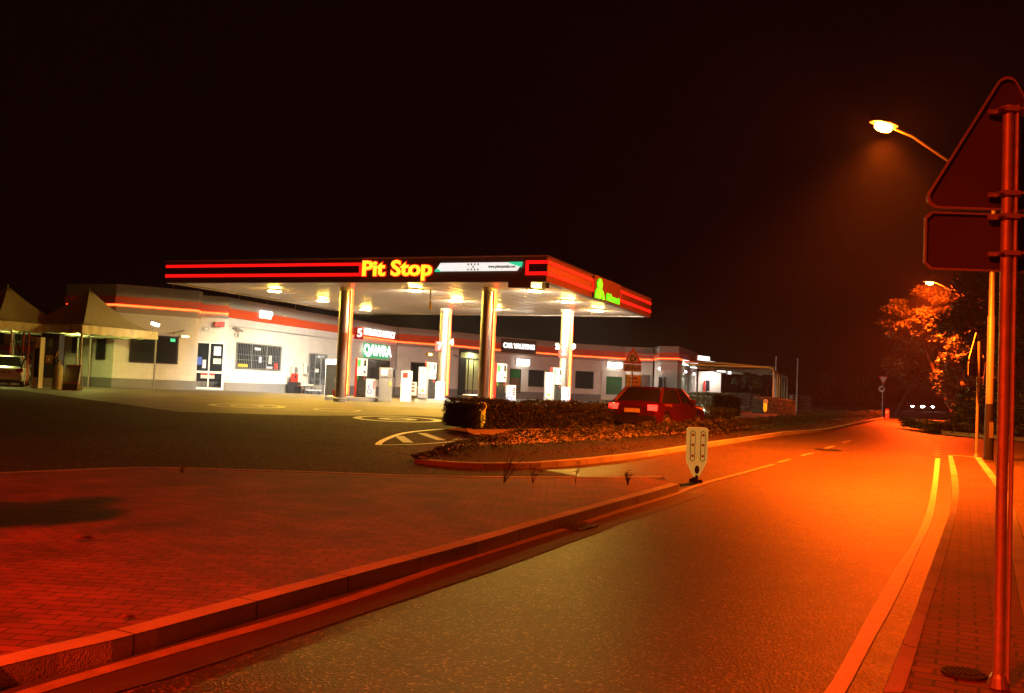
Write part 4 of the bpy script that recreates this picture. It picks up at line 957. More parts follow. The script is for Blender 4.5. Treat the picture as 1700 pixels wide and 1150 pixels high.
MB().box((p.x, p.y, p.z + .32), (1.0, .5, .06), .3).build('deck', 'grey', root); MB().tube([(p.x + .4, p.y + .1, p.z + .3), (p.x + .55, p.y + .15, p.z + .95), (p.x + .45, p.y - .15, p.z + .95), (p.x + .35, p.y - .15, p.z + .3)], .02, 6).build('handle', 'galv', root)
for a in (-.38, .38): MB().lathe((p.x + a, p.y - .2, p.z + .14), [(.14, -.03), (.14, .03)], 16, Matrix.Rotation(R(90), 3, 'X')).build('wheel', 'rubber', root)
p = aty(549, 660, 47); p.z = Z(47); root = empty('display_cabinet', p, 'tall black cabinet left of the front left column', 'cabinet')
MB().box((p.x, p.y, p.z + .85), (.56, .4, 1.7)).build('body', 'black', root, bevel=.02); MB().box((p.x - .0, p.y - .205, p.z + .9), (.46, .01, 1.4)).build('door_panel', 'rubber', root); MB().box((p.x + .2, p.y - .22, p.z + .9), (.02, .02, .2)).build('handle', 'grey', root)
p = aty(551, 604, 50); root = empty('ice_box', (p.x, p.y, Z(50)), 'white upright ice box standing behind the black cabinet', 'freezer')
MB().box((p.x + .1, p.y, Z(50) + 1.0), (.75, .6, 2.0)).build('body', 'white', root, bevel=.03); MB().box((p.x + .1, p.y - .305, Z(50) + 1.3), (.6, .01, 1.2)).build('door', 'offwhite', root)
p = aty(562, 652, 41.5); root = empty('red_bucket', (p.x, p.y, Z(41.5) + .2), 'small red sand bucket on the island beside the front left column', 'bucket')
p = (p.x - .25, p.y + .6, Z(43) + .2); root.location = p
MB().lathe(p, [(.11, 0), (.15, .28), (.155, .30)], 16).build('body', 'red', root); MB().tube([(p[0] - .15, p[1], p[2] + .28), (p[0], p[1], p[2] + .42), (p[0] + .15, p[1], p[2] + .28)], .008, 6).build('handle', 'galv', root)
# junk pallet by the workshop opening
p = aty(790, 667, 50); p.z = Z(50); root = empty('pallet_stack', p, 'low stack of pale boards in front of the lit workshop opening', 'pallet')
for k in range(3):
    MB().box((p.x + .1 * k, p.y, p.z + .1 + k * .16), (1.6, 1.0, .05), .2 * k).build('board', 'wood' if k % 2 else 'offwhite', root)
    MB().box((p.x + .1 * k, p.y, p.z + .03 + k * .16), (1.4, .1, .1), .2 * k).build('bearer', 'wood', root)
# =============== LEFT PUMP GROUP UNDER THE TENTS ===============
def tall_pump(X, Yb, d, w_, h, label):
    p = aty(X, Yb, d); p.z = Z(d) + .05; root = empty('tall_fuel_pump', p, label, 'fuel pump')
    MB().box((p.x, p.y, p.z + h / 2), (w_, .5, h)).build('body', 'black', root, bevel=.02)
    MB().box((p.x, p.y - .26, p.z + .22), (w_ * .98, .02, .42)).build('base_panel', 'offwhite', root)
    MB().box((p.x - .03, p.y - .26, p.z + h * .83), (w_ * .5, .02, .3)).build('display', 'glass', root)
    s_ = MB().box((p.x + .02, p.y - .27, p.z + h * .52), (.30, .02, .33)).build('notice', 'amber', root); MB().box((p.x + .02, p.y - .283, p.z + h * .52), (.22, .01, .24)).build('notice_face', 'wood', s_); MB().box((p.x + .02, p.y - .29, p.z + h * .52), (.13, .01, .14)).build('notice_print', 'offwhite', s_)
    m = MB()
    for k in range(9): m.box((p.x - w_ * .42, p.y - .26, p.z + .5 + k * .09), (.035, .012, .05))
    m.build('small_print', 'offwhite', root)
    MB().box((p.x + w_ * .42, p.y - .27, p.z + 1.5), (.05, .02, .35), 0, 0, .3).build('trim', 'yellow', root)
    for k in range(2):
        x = p.x + w_ * (.3 + .12 * k); hs = MB().tube([(x, p.y - .27, p.z + 1.15), (x + .08, p.y - .36, p.z + .8), (x + .1, p.y - .38, p.z + .45), (x + .02, p.y - .3, p.z + .3)], .02, 6).build('hose', 'rubber', root, smooth=True); MB().box((x, p.y - .3, p.z + 1.2), (.05, .12, .16), 0, .5).build('nozzle', 'black', hs)
tall_pump(83, 643, 42.4, .82, 2.45, 'tall dark fuel pump with a small square notice between the tent posts')
p = aty(61, 643, 41.8); p.z = Z(41.8); root = empty('slim_fuel_pump', p, 'slim pale fuel pump with a looping black hose right of the silver car', 'fuel pump')
MB().box((p.x, p.y, p.z + 1.15), (.32, .4, 2.3)).build('body', 'offwhite', root, bevel=.02); MB().box((p.x + .02, p.y - .205, p.z + 1.0), (.2, .01, 1.0)).build('hose_bay', 'black', root)
MB().box((p.x + .02, p.y - .21, p.z + 1.65), (.2, .02, .3)).build('display', 'black', root)
MB().tube([(p.x - .1, p.y - .2, p.z + 2.2), (p.x - .12, p.y - .32, p.z + 1.4), (p.x - .05, p.y - .4, p.z + .6), (p.x - .25, p.y - .45, p.z + .12), (p.x - .6, p.y - .5, p.z + .06)], .03, 8).build('hose', 'rubber', root, smooth=True)
MB().tube([(p.x - .1, p.y - .2, p.z + 1.25), (p.x - .3, p.y - .3, p.z + 1.42), (p.x - .5, p.y - .35, p.z + 1.2), (p.x - .55, p.y - .4, p.z + .85)], .035, 8).build('filler_hose', 'rubber', root, smooth=True)
p = aty(95, 645, 41.0); p.z = Z(41); root = empty('gas_cylinder', p, 'pale green gas cylinder beside the tall dark pump', 'cylinder')
MB().lathe(p, [(.18, .05), (.2, .1), (.2, 1.0), (.13, 1.1), (.05, 1.14), (.05, 1.25)], 20).build('body', 'canvas', root, smooth=True); MB().lathe((p.x, p.y, p.z), [(.14, 0), (.21, .01), (.21, .12)], 16).build('foot_ring', 'offwhite', root); MB().box((p.x, p.y, p.z + 1.28), (.12, .05, .06)).build('valve', 'galv', root)
p = aty(121, 646, 41.3); p.z = Z(41.3); root = empty('sloping_display_stand', p, 'sloping grey display stand with a pale trim and speckled base under the right tent', 'stand')
v = [(p.x - .38, p.y - .2, p.z + .32), (p.x + .30, p.y - .2, p.z + .32), (p.x + .24, p.y + .1, p.z + 1.08), (p.x - .42, p.y + .1, p.z + 1.08)]
v2 = [(a, b + .06, c) for a, b, c in v]; MB().hexa(v + v2).build('panel', 'grey', root)
MB().box((p.x - .08, p.y + .12, p.z + 1.1), (.7, .1, .05)).build('top_trim', 'red', root); MB().box((p.x - .03, p.y - .1, p.z + .14), (.66, .3, .28)).build('base', 'stonewall', root); MB().box((p.x - .03, p.y - .22, p.z + .31), (.66, .04, .05)).build('base_trim', 'red', root)
for a in (-.36, .3): MB().tube([(p.x + a, p.y + .2, p.z), (p.x + a - .04, p.y + .18, p.z + 1.1)], .025, 6).build('leg', 'galv', root)
# pipe rack with hanging hoses behind the silver car
p = aty(37, 600, 44); zb = Z(44); root = empty('hose_rack', (p.x, p.y, zb), 'tall red hose rack standing behind the silver car', 'rack')
for X in (16, 37, 46): q = aty(X, 600, 44); MB().tube([(q.x, q.y, zb), (q.x, q.y, zb + 2.75)], .035, 8).build('upright', 'red', root)
for zz in (2.1, 2.7): a_, b_ = aty(16, 600, 44), aty(60, 600, 44); MB().tube([(a_.x, a_.y, zb + zz), (b_.x, b_.y, zb + zz)], .03, 6).build('rail', 'rubber', root)
for X in (30, 38): q = aty(X, 600, 43.9); MB().tube([(q.x, q.y, zb + 2.7), (q.x - .1, q.y - .15, zb + 2.0), (q.x + .05, q.y - .1, zb + 1.45)], .03, 6).build('hose', 'rubber', root)
# =============== CARS ===============
def make_car(paint, L=4.1, W=1.66, H=1.42, label='', plate_text=None, lights='off', taill='off'):
    """length along +x (front), built at the origin"""
    root = empty('parked_car', (0, 0, 0), label, 'car'); h = L / 2; w2 = W / 2
    fw, rw = h - .78, -h + .75; wr = .30
    st = []
    def S(x, zl, zh, w_): st.append((x, zl, zh, w_))
    S(-h, .42, .78, .86); S(-h + .05, .30, .90, .93); S(-h + .25, .27, .93, .98)
    def arch(c): 
        for dx, z in ((-.36, .24), (-.34, .40), (-.24, .56), (0, .64), (.24, .56), (.34, .40), (.36, .24)): st.append((c + dx, z, None, 1.0))
    arch(rw); S(0, .22, .93, 1.0); arch(fw); S(h - .25, .25, .80, .97); S(h - .06, .28, .72, .91); S(h, .38, .62, .83)
    top = lambda x: float(np.interp(x, [-h, -h + .3, -.2, h - 1.15, h - .3, h], [.80, .94, .92, .90, .80, .66]))
    mb = MB(); rings = []
    for (x, zl, zh, w_) in st:
        zh = top(x) if zh is None else min(zh, top(x)); W_ = w2 * w_; zm = zl + (zh - zl) * .5
        prof = [(W_ * .90, zl), (W_ * .99, zl + min(.08, (zh - zl) * .3)), (W_, zm), (W_ * .975, zh - .07), (W_ * .90, zh - .015), (W_ * .5, zh + .015), (0, zh + .022)]
        rings.append([(x, y, z) for y, z in prof] + [(x, -y, z) for y, z in prof[-2::-1]])
    n = len(rings[0]); v = [p for r_ in rings for p in r_]
    f = [(i * n + k, i * n + (k + 1) % n, (i + 1) * n + (k + 1) % n, (i + 1) * n + k) for i in range(len(rings) - 1) for k in range(n)]
    f += [tuple(range(n)), tuple(range((len(rings) - 1) * n, len(rings) * n))[::-1]]
    mb.add(v, f); mb.build('body', paint, root, smooth=True)
    xb, xf, tb_, tf = -h + .28, h - 1.12, -h + .78, h - 1.75; zb = .90; yb, yt = w2 * .90, w2 * .70
    bt = [(xb, -yb, zb), (xf, -yb, zb - .01), (xf, yb, zb - .01), (xb, yb, zb)]; tp = [(tb_, -yt, H - .04), (tf, -yt, H - .03), (tf, yt, H - .03), (tb_, yt, H - .04)]
    MB().hexa(bt + tp).build('glass', 'glass', root)
    e = .03; rp = [(tb_ - .06, -yt - e, H - .06), (tf + .08, -yt - e, H - .05), (tf + .08, yt + e, H - .05), (tb_ - .06, yt + e, H - .06)]
    rt = [(tb_ + .12, -yt * .86, H), (tf - .1, -yt * .86, H), (tf - .1, yt * .86, H), (tb_ + .12, yt * .86, H)]
    MB().hexa(rp + rt).build('roof', paint, root, smooth=True, bevel=.02)
    for s_ in (-1, 1):
        for (a, b, r_) in (((xb + .0, s_ * yb, zb), (tb_, s_ * (yt + .01), H - .05), .055), ((xf, s_ * yb, zb), (tf, s_ * (yt + .01), H - .04), .035), ((-.1, s_ * (yb + .0), zb), (-.12, s_ * (yt + .01), H - .05), .03)):
            MB().tube([a, b], r_, 6).build('pillar', paint, root)
        MB().box((xf - .35, s_ * (w2 + .06), .98), (.12, .16, .11)).build('wing_mirror', paint, root, bevel=.02)
        for cx_ in (fw, rw):
            tyre = MB().lathe((cx_, s_ * (w2 - .11), wr), [(wr * .6, -.09), (wr * .93, -.095), (wr, -.06), (wr, .06), (wr * .93, .095), (wr * .6, .09)], 24, Matrix.Rotation(R(90), 3, 'X')).build('wheel', 'rubber', root, smooth=True)
            MB().lathe((cx_, s_ * (w2 - .02), wr), [(.19, -.012), (.185, .012), (.05, .02)], 20, Matrix.Rotation(R(90), 3, 'X')).build('rim', 'galv', tyre)
        MB().box((h - .07, s_ * w2 * .66, .64), (.18, .32, .16), s_ * -.25).build('headlight', 'head' if lights != 'off' else 'lilac', root, bevel=.02)
        MB().box((-h + .03, s_ * w2 * .76, .76), (.10, .30, .17), s_ * .12).build('tail_light', 'tail' if taill == 'on' else 'red', root, bevel=.02)
        MB().box((.15, s_ * (w2 + .004), .74), (.14, .015, .025)).build('door_handle', 'black', root)
    MB().box((-h - .0, 0, .42), (.12, W * .93, .20)).build('rear_bumper', paint if paint == 'silver' else 'black', root, bevel=.04)
    MB().box((h - .0, 0, .36), (.12, W * .88, .18)).build('front_bumper', 'black', root, bevel=.04)
    MB().box((h - .0, 0, .56), (.05, W * .45, .08)).build('grille', 'black', root)
    pl = MB().box((-h - .035, 0, .66), (.02, .50, .12)).build('number_plate', 'black' if plate_text else 'offwhite', root)
    MB().box((0, 0, .24), (L * .8, W * .7, .1)).build('underbody', 'rubber', root)
    if plate_text: text(plate_text, 'plate_text', 'offwhite', pl, (-h - .05, 0, .66), (0, -1, 0), (0, 0, 1), .12, ext=.001, bold=.004)
    return root
sil = make_car('silver', 4.2, 1.64, 1.43, 'silver car cut by the left picture edge refuelling under the left tent', 'JBD 120')
p = aty(25, 640, 44.2); sil.location = (p.x - .35, p.y, Z(43)); sil.rotation_euler = (0, 0, R(113))
redc = make_car('redcar', 4.0, 1.66, 1.38, 'red car on the carriageway between the flower bed and the clipped hedge', None, 'on', 'on')
p = g(1068, 716); redc.location = (p.x + 0.6, p.y + .7, Z(p.y) + .0); redc.rotation_euler = (0, 0, R(57))
dirv = Vector((math.cos(R(237)), math.sin(R(237)), -.05))
for s_ in (-1, 1):
    q = Vector((2.1, s_ * .55, .64)); lamp('headlight_lamp', 'SPOT', q, 9000, (1, .95, .72), redc, size=.07, cone=R(58), blend=.8, aim=(1, 0, -.055))
fc = make_car('darkcar', 4.1, 1.7, 1.45, 'left of the two far dark cars with glaring headlamps under the trees', None, 'on')
p = g(1519, 676); D1 = 118; q = aty(1518, 668, D1); fc.location = (q.x, q.y, Z(D1)); fc.rotation_euler = (0, 0, R(256)); fc['group'] = 'far cars facing the camera'
fc2 = copy_tree(fc); q = aty(1536, 668, D1 + 4); fc2.location = (q.x, q.y, Z(D1 + 4)); fc2['label'] = 'right of the two far dark cars with glaring headlamps under the trees'
for c_ in (fc, fc2): lamp('headlight_lamp', 'SPOT', (2.2, 0, .64), 500, (1, .93, .75), c_, size=.1, cone=R(90), blend=.8, aim=(1, 0, -.06))
# =============== STREET LAMPS ===============
def street_lamp(base, head, label, power, col, group='sodium street lamps', cone=R(130), glow=.12):
    base, head = Vector(base), Vector(head); root = empty('street_lamp', base, label, 'street lamp', group)
    hd = (head - Vector((base.x, base.y, head.z))); dr = hd.normalized(); L_ = hd.length; zt_ = head.z - .55 + .0
    zt_ = head.z - .95 * min(1, L_ / 2.5)
    MB().tube([base, (base.x, base.y, base.z + 1.4)], [.115, .105], 16).build('base_section', 'black', root, smooth=True)
    MB().tube([(base.x, base.y, base.z + 1.4), (base.x, base.y, base.z + 3.6), (base.x, base.y, base.z + 3.62), (base.x, base.y, zt_)], [.092, .088, .072, .055], 16).build('pole', 'galv', root, smooth=True)
    MB().box((base.x, base.y - .108, base.z + .75), (.1, .01, .4)).build('access_door', 'grey', root)
    a = Vector((base.x, base.y, zt_)); MB().tube([a, a + dr * L_ * .3 + Vector((0, 0, .42 * (head.z - zt_))), a + dr * L_ * .8 + Vector((0, 0, (head.z - zt_) * .95)), head - dr * .2], [.045, .04, .034, .03], 10).build('arm', 'galv', root, smooth=True)
    rz = math.atan2(dr.y, dr.x); m_ = Matrix.Rotation(rz, 3, 'Z')
    hs = MB().lathe((0, 0, 0), [(.10, -.42), (.15, -.3), (.17, 0), (.15, .3), (.06, .42)], 16, Matrix.Rotation(R(90), 3, 'Y'))
    hs.v = [tuple(head + dr * .2 + Vector((0, 0, .04)) + m_ @ Vector((v[0], v[1], max(v[2], -.02) * .8))) for v in hs.v]; hs.build('housing', 'grey', root, smooth=True)
    ln = MB().lathe((0, 0, 0), [(.04, -.26), (.11, -.18), (.13, 0), (.11, .18), (.04, .26)], 14, Matrix.Rotation(R(90), 3, 'Y'))
    ln.v = [tuple(head + dr * .2 + Vector((0, 0, .0)) + m_ @ Vector((v[0], v[1], min(v[2], .02) * 1.0 - .02))) for v in ln.v]; ln.build('lens', 'lamplens', root, smooth=True)
    lamp('sodium_lamp', 'SPOT', head + dr * .2 + Vector((0, 0, -.22)), power, col, root, size=.14, cone=cone, blend=1.0, aim=(0, 0, -1))
    lamp('sodium_glow', 'POINT', head + dr * .2 + Vector((0, 0, -.18)), power * glow, col, root, size=.1)
    return root
b1 = g(1641, 763, 0); hp = aty(1476, 211, b1.y - 2.3)
street_lamp(b1, hp, 'near glowing street lamp on a pale pole behind the large sign backs', P_LAMP1, SODIUM)
hp2 = aty(1548, 469, 56); street_lamp((hp2.x + 2.4, 56.6, Z(56)), hp2, 'far glowing street lamp in front of the lit orange tree', P_LAMP2, (1, .055, .003), cone=R(150), glow=.16)
street_lamp((-9.5, -9, 0), (-8.2, -7.2, 9), 'street lamp behind the camera on the left that reddens the paved island', P_LAMP_BACK, SODIUM_RED, cone=R(160), glow=.01)
# =============== ROAD SIGNS ===============
def tri(s_, r_=.05):
    """rounded triangle outline, apex up, centred"""
    H_ = s_ * math.sqrt(3) / 2; c = [(-s_ / 2, 0), (s_ / 2, 0), (0, H_)]; out = []
    cen = (0, H_ / 3)
    for i, (x, y) in enumerate(c):
        d = math.hypot(x - cen[0], y - cen[1]); k = 1 - 2 * r_ / d; px_, py_ = cen[0] + (x - cen[0]) * k, cen[1] + (y - cen[1]) * k
        a0 = (-150 + i * 120)
        for t in range(-60, 61, 15): a = R(a0 + t); out.append((px_ + r_ * math.cos(a), py_ + r_ * math.sin(a)))
    return out
def back_sign(base, top, w_, label, rz, pole_r=.03, zc=None, side=.9, plate=(.86, .32), offx=0):
    root = empty('warning_sign', base, label, 'road sign', 'warning signs facing away'); bx, by, bz = base
    ax_ = Vector((math.cos(rz), math.sin(rz), 0)); an = Vector((math.sin(rz), -math.cos(rz), 0))   # an points to the viewer
    MB().tube([base, top], pole_r, 14).build('post', 'galv', root, smooth=True)
    MB().lathe(Vector(base) - Vector((0, 0, .01)), [(pole_r * 1.9, 0), (pole_r * 1.5, .05), (pole_r * 1.15, .07)], 14).build('foot', 'grey', root)
    ct = Vector((top[0], top[1], zc)) - an * .075 + ax_ * offx
    T_ = tri(side, side * .06); MB().prism(T_, ct, ax_, (0, 0, 1), -an, .003).build('triangle_plate', 'signback', root)
    Ti = [(x * .965, .0 + (y - side * .288) * .965 + side * .288) for x, y in T_]
    rim = MB(); n = len(T_)
    v = [ct + ax_ * x + Vector((0, 0, y)) for x, y in T_] + [ct + ax_ * x + Vector((0, 0, y)) + an * .022 for x, y in T_] + [ct + ax_ * x + Vector((0, 0, y)) + an * .022 for x, y in Ti]
    rim.add(v, [(i, (i + 1) % n, (i + 1) % n + n, i + n) for i in range(n)] + [(i + n, (i + 1) % n + n, (i + 1) % n + 2 * n, i + 2 * n) for i in range(n)]); rim.build('folded_rim', 'galv', root)
    pw, ph = plate; c2_ = ct - Vector((0, 0, .02)); q = [(-pw / 2 + .03, -ph), (pw / 2 - .03, -ph), (pw / 2, -ph + .03), (pw / 2, -.03), (pw / 2 - .03, 0), (-pw / 2 + .03, 0), (-pw / 2, -.03), (-pw / 2, -ph + .03)]
    pl = MB().prism(q, c2_, ax_, (0, 0, 1), -an, .003).build('supplementary_plate', 'signback', root)
    rim = MB(); n = len(q); qi = [(x * .975, (y + ph / 2) * .94 - ph / 2) for x, y in q]
    v = [c2_ + ax_ * x + Vector((0, 0, y)) for x, y in q] + [c2_ + ax_ * x + Vector((0, 0, y)) + an * .02 for x, y in q] + [c2_ + ax_ * x + Vector((0, 0, y)) + an * .02 for x, y in qi]
    rim.add(v, [(i, (i + 1) % n, (i + 1) % n + n, i + n) for i in range(n)] + [(i + n, (i + 1) % n + n, (i + 1) % n + 2 * n, i + 2 * n) for i in range(n)]); rim.build('folded_rim', 'galv', pl)
    return root, ct, ax_, an
bs = g(1657, 1138, KH); tp_ = aty(1674.5, 176, bs.y); tp_.y = bs.y
apex = aty(1680, 113, bs.y + .05); bot = aty(1680, 352, bs.y + .05)
sd = (apex.z - bot.z) / .866 * 1.0
RZS = -.04
root, ct, ax_, an = back_sign(bs, Vector((tp_.x, tp_.y, tp_.z)), 1, 'large grey back of a triangular sign and plate on the near steel post', RZS, .027, zc=bot.z + .01, side=sd, plate=(.93 * (sd), sd * .345), offx=.02)
# second slimmer rail strapped to the post, clamps with bolts
d_ = Vector((.036, -.018, 0)); MB().tube([bs + d_ + Vector((0, 0, .02)), Vector(tp_) + d_], .011, 8).build('rail', 'galv', root)
for Y in (183, 322, 360, 421):
    c_ = aty(1673, Y, bs.y)
    cl = MB(); cl.box((c_.x, c_.y + .035, c_.z), (.16, .02, .022), RZS).box((c_.x, c_.y - .035, c_.z), (.085, .012, .024), RZS).box((c_.x - .04, c_.y, c_.z), (.01, .07, .022)).box((c_.x + .04, c_.y, c_.z), (.01, .07, .022))
    for s_ in (-.052, .052): cl.lathe((c_.x + s_, c_.y - .03, c_.z), [(.008, -.02), (.008, .02)], 6, Matrix.Rotation(R(90), 3, 'X'))
    cl.build('clamp', 'galv', root)
b_ = g(1621, 758, KH); t_ = aty(1625.5, 567, b_.y); zc_ = aty(1611, 600, b_.y).z
back_sign(b_, Vector((t_.x, t_.y, t_.z)), 1, 'small dark back of a triangular sign on the slim post beside the lamp pole', .72, .035, zc=zc_, side=.9, plate=(.86, .34))
# keep-left bollard at the tip of the island
def keep_left(base, h, label, face='boltlight', rz=0, arrow='up'):
    base = Vector(base); k = h / 1.0; root = empty('keep_left_bollard', base, label, 'bollard', 'keep left bollards')
    ax_ = Vector((math.cos(rz), math.sin(rz), 0)); an = Vector((math.sin(rz), -math.cos(rz), 0))
    out = [(-.045, .09), (-.185, .36), (-.195, .45), (-.195, .97), (-.15, 1.0), (.15, 1.0), (.195, .97), (.195, .45), (.185, .36), (.045, .09)]
    b = MB().prism([(x * k, y * k) for x, y in out], base + an * .045 * k, ax_, (0, 0, 1), -an, .09 * k).build('shell', face, root, bevel=.012)
    for x in (-.095, .095):
        sl = [(x - .035, .42), (x, .385), (x + .035, .42), (x + .035, .90), (x, .935), (x - .035, .90)]
        g_ = MB(); n = 6; o = base + an * (.0465 * k)
        so = [(x + (a - x) * 1.28, (b_ - .66) * 1.04 + .66) for a, b_ in sl]
        v = [o + ax_ * a * k + Vector((0, 0, b_ * k)) + an * .008 for a, b_ in sl] + [o + ax_ * a * k + Vector((0, 0, b_ * k)) + an * .008 for a, b_ in so] + [o + ax_ * a * k + Vector((0, 0, b_ * k)) for a, b_ in so]
        g_.add(v, [(i, (i + 1) % n, (i + 1) % n + n, i + n) for i in range(n)] + [(i + n, (i + 1) % n + n, (i + 1) % n + 2 * n, i + 2 * n) for i in range(n)])
        g_.build('groove_frame', 'bark', root)
        for z_ in (.86, .68, .48): MB().lathe(base + an * .055 * k + ax_ * x * k + Vector((0, 0, z_ * k)), [(.028 * k, 0), (.022 * k, .012)], 12, Matrix.Rotation(rz, 3, 'Z') @ Matrix.Rotation(R(90), 3, 'X')).build('reflector', 'amber', root)
    e_ = MB().lathe(base + an * .05 * k + Vector((0, 0, .23 * k)), [(.045 * k, 0), (.04 * k, .014)], 20, Matrix.Rotation(rz, 3, 'Z') @ Matrix.Rotation(R(90), 3, 'X'))
    e_.v = [(v[0], v[1], base.z + .23 * k + (v[2] - base.z - .23 * k) * 1.7) for v in e_.v]; e_ = e_.build('badge', 'black', root)
    MB().box(base + an * .066 * k + Vector((0, 0, .25 * k)), (.03 * k, .004, .03 * k)).box(base + an * .066 * k + Vector((0, 0, .2 * k)), (.045 * k, .004, .012 * k)).build('badge_mark', 'galv', e_)
    MB().lathe(base, [(.13 * k, 0), (.12 * k, .05), (.055 * k, .07), (.05 * k, .12)], 16).build('socket', 'rubber', root)
    return root
kb = g(1155, 800, .02); hh_ = aty(1155, 709, kb.y).z - kb.z
keep_left(kb, hh_, 'grooved pale yellow bollard standing at the tip of the near paved island', rz=.10)
def keep_left_arrow(base, h, label, m='amberlight', d=.5):
    base = Vector(base); root = empty('keep_left_bollard', base, label, 'bollard', 'keep left bollards'); k = h
    MB().prism([(0, 0), (-.11 * k, .19 * k), (-.13 * k, .25 * k), (-.13 * k, .72 * k), (.13 * k, .72 * k), (.13 * k, .25 * k), (.11 * k, .19 * k)], base + Vector((0, .04, 0)), (1, 0, 0), (0, 0, 1), (0, -1, 0), .08).build('shell', m, root)
    dsk = MB().lathe(base + Vector((0, -.05, .84 * k)), [(.17 * k, -.02), (.17 * k, .02)], 24, Matrix.Rotation(R(90), 3, 'X')).build('disc', 'wood', root)
    rg = MB(); n = 24
    for i in range(n):
        a, b = i * 2 * math.pi / n, (i + 1) * 2 * math.pi / n
        rg.add([base + Vector((r_ * math.cos(t), -.074, .84 * k + r_ * math.sin(t))) for r_, t in ((.145 * k, a), (.17 * k, a), (.17 * k, b), (.145 * k, b))], [(3, 2, 1, 0)])
    rg.build('disc_rim', m, dsk)
    ar = MB(); c_ = base + Vector((0, -.078, .84 * k)); ar.prism([(-.07 * k, -.09 * k), (-.03 * k, -.09 * k), (0, .02 * k), (.03 * k, -.09 * k), (.07 * k, -.09 * k), (.015 * k, .10 * k), (-.015 * k, .10 * k)], c_, (1, 0, 0), (0, 0, 1), (0, -1, 0), .003); ar.build('arrow', 'offwhite', dsk)
    MB().lathe(base, [(.10, 0), (.09, .04)], 12).build('socket', 'rubber', root)
kb2 = g(799, 712, .11); hh2 = aty(799, 667, kb2.y).z - kb2.z
keep_left_arrow(kb2, hh2, 'amber bollard with a round arrow disc at the left end of the hedge')
kb3 = aty(1270, 685, 57.5); keep_left_arrow((kb3.x, kb3.y, Z(57.5) + .1), .8, 'small amber bollard at the left end of the far dark hedge box')
# roundabout warning sign with plates above the hedge
def front_sign(X, Yt, Yb, d, label):
    c = aty(X, Yb, d); top = aty(X, Yt, d); s_ = (top.z - c.z) / .866; base = Vector((c.x, c.y, Z(d))); root = empty('roundabout_sign', base, label, 'road sign')
    MB().tube([base, (base.x, base.y, top.z - .1)], .035, 10).build('post', 'galv', root, smooth=True)
    o = Vector((c.x, c.y - .05, c.z)); T_ = tri(s_, s_ * .05)
    pl = MB().prism(T_, o, (1, 0, 0), (0, 0, 1), (0, -1, 0), .006).build('triangle_plate', 'red', root)
    Ti = [(x * .70, (y - s_ * .288) * .70 + s_ * .288) for x, y in T_]; MB().prism(Ti, o + Vector((0, -.007, 0)), (1, 0, 0), (0, 0, 1), (0, -1, 0), .003).build('white_field', 'valance', pl)
    cc = o + Vector((0, -.012, s_ * .27)); mb = MB(); n = 30
    for k in range(n):
        if k % 10 >= 8: continue
        a, b = k * 2 * math.pi / n, (k + 1) * 2 * math.pi / n
        mb.add([cc + Vector((r_ * math.cos(t), 0, r_ * math.sin(t))) for r_, t in ((s_ * .10, a), (s_ * .15, a), (s_ * .15, b), (s_ * .10, b))], [(3, 2, 1, 0)])
    for k in range(3):
        t = k * 2 * math.pi / 3 + 1.75; u_ = Vector((-math.sin(t), 0, math.cos(t))); w_ = Vector((math.cos(t), 0, math.sin(t))); q = cc + w_ * s_ * .125 - Vector((0, .001, 0))
        mb.add([q - w_ * s_ * .075, q + w_ * s_ * .075, q + u_ * s_ * .11], [(0, 1, 2)]); 
    mb.build('ring_of_arrows', 'black', pl)
    p2 = MB().box((c.x, c.y - .045, c.z - .17), (s_ * .92, .012, .28)).build('name_plate', 'canvas', root)
    text('dhlen', 'lettering', 'black', p2, (c.x, c.y - .053, c.z - .17), (1, 0, 0), (0, 0, 1), .26, ext=.001, wx=1.1)
front_sign(1050, 576, 603.5, 36.5, 'red edged triangular roundabout sign standing behind the hedge')
p = aty(1050, 664, 38); root = empty('notice_board', (p.x, p.y, Z(38)), 'tall yellowish lettered board behind the roundabout sign post', 'sign board')
z0_, z1_ = aty(1050, 660, 38).z, aty(1050, 622, 38).z
MB().box((p.x, p.y, (z0_ + z1_) / 2), (.60, .05, z1_ - z0_)).build('panel', 'amber', root)
m = MB()
for k, wd in enumerate((.34, .44, .44, .4, .3)): m.box((p.x, p.y - .028, z1_ - .14 - k * .16), (wd, .006, .045 if k else .07))
m.build('lettering', 'wood', root)
for a in (-.32, .32): MB().tube([(p.x + a, p.y, Z(38)), (p.x + a, p.y, z1_ + .06)], .02, 6).build('post', 'galv', root)
# give way sign with roundel, far ahead
d = 74; c = aty(1464, 640, d); base = Vector((aty(1464.5, 684, d).x, d, Z(d))); root = empty('give_way_sign', base, 'far give way triangle over a round black and white roundel by the flower bed end', 'road sign')
MB().tube([base, (base.x, base.y, aty(1464, 626, d).z)], .045, 8).build('post', 'grey', root)
zt2, zb2 = aty(1464, 624, d).z, aty(1464, 639, d).z; s_ = (zt2 - zb2) / .866; o = Vector((base.x, base.y - .06, zt2))
t_ = MB().prism([(x, -y) for x, y in tri(s_, s_ * .05)], o, (1, 0, 0), (0, 0, 1), (0, -1, 0), .01).build('triangle_plate', 'red', root)
MB().prism([(x * .66, -((y - s_ * .288) * .66 + s_ * .288)) for x, y in tri(s_, s_ * .05)], o + Vector((0, -.012, 0)), (1, 0, 0), (0, 0, 1), (0, -1, 0), .006).build('white_field', 'white', t_)
cc = aty(1464, 645.5, d - .06); rd = MB().lathe(cc, [(.25, -.01), (.25, .01)], 20, Matrix.Rotation(R(90), 3, 'X')).build('roundel', 'white', root)
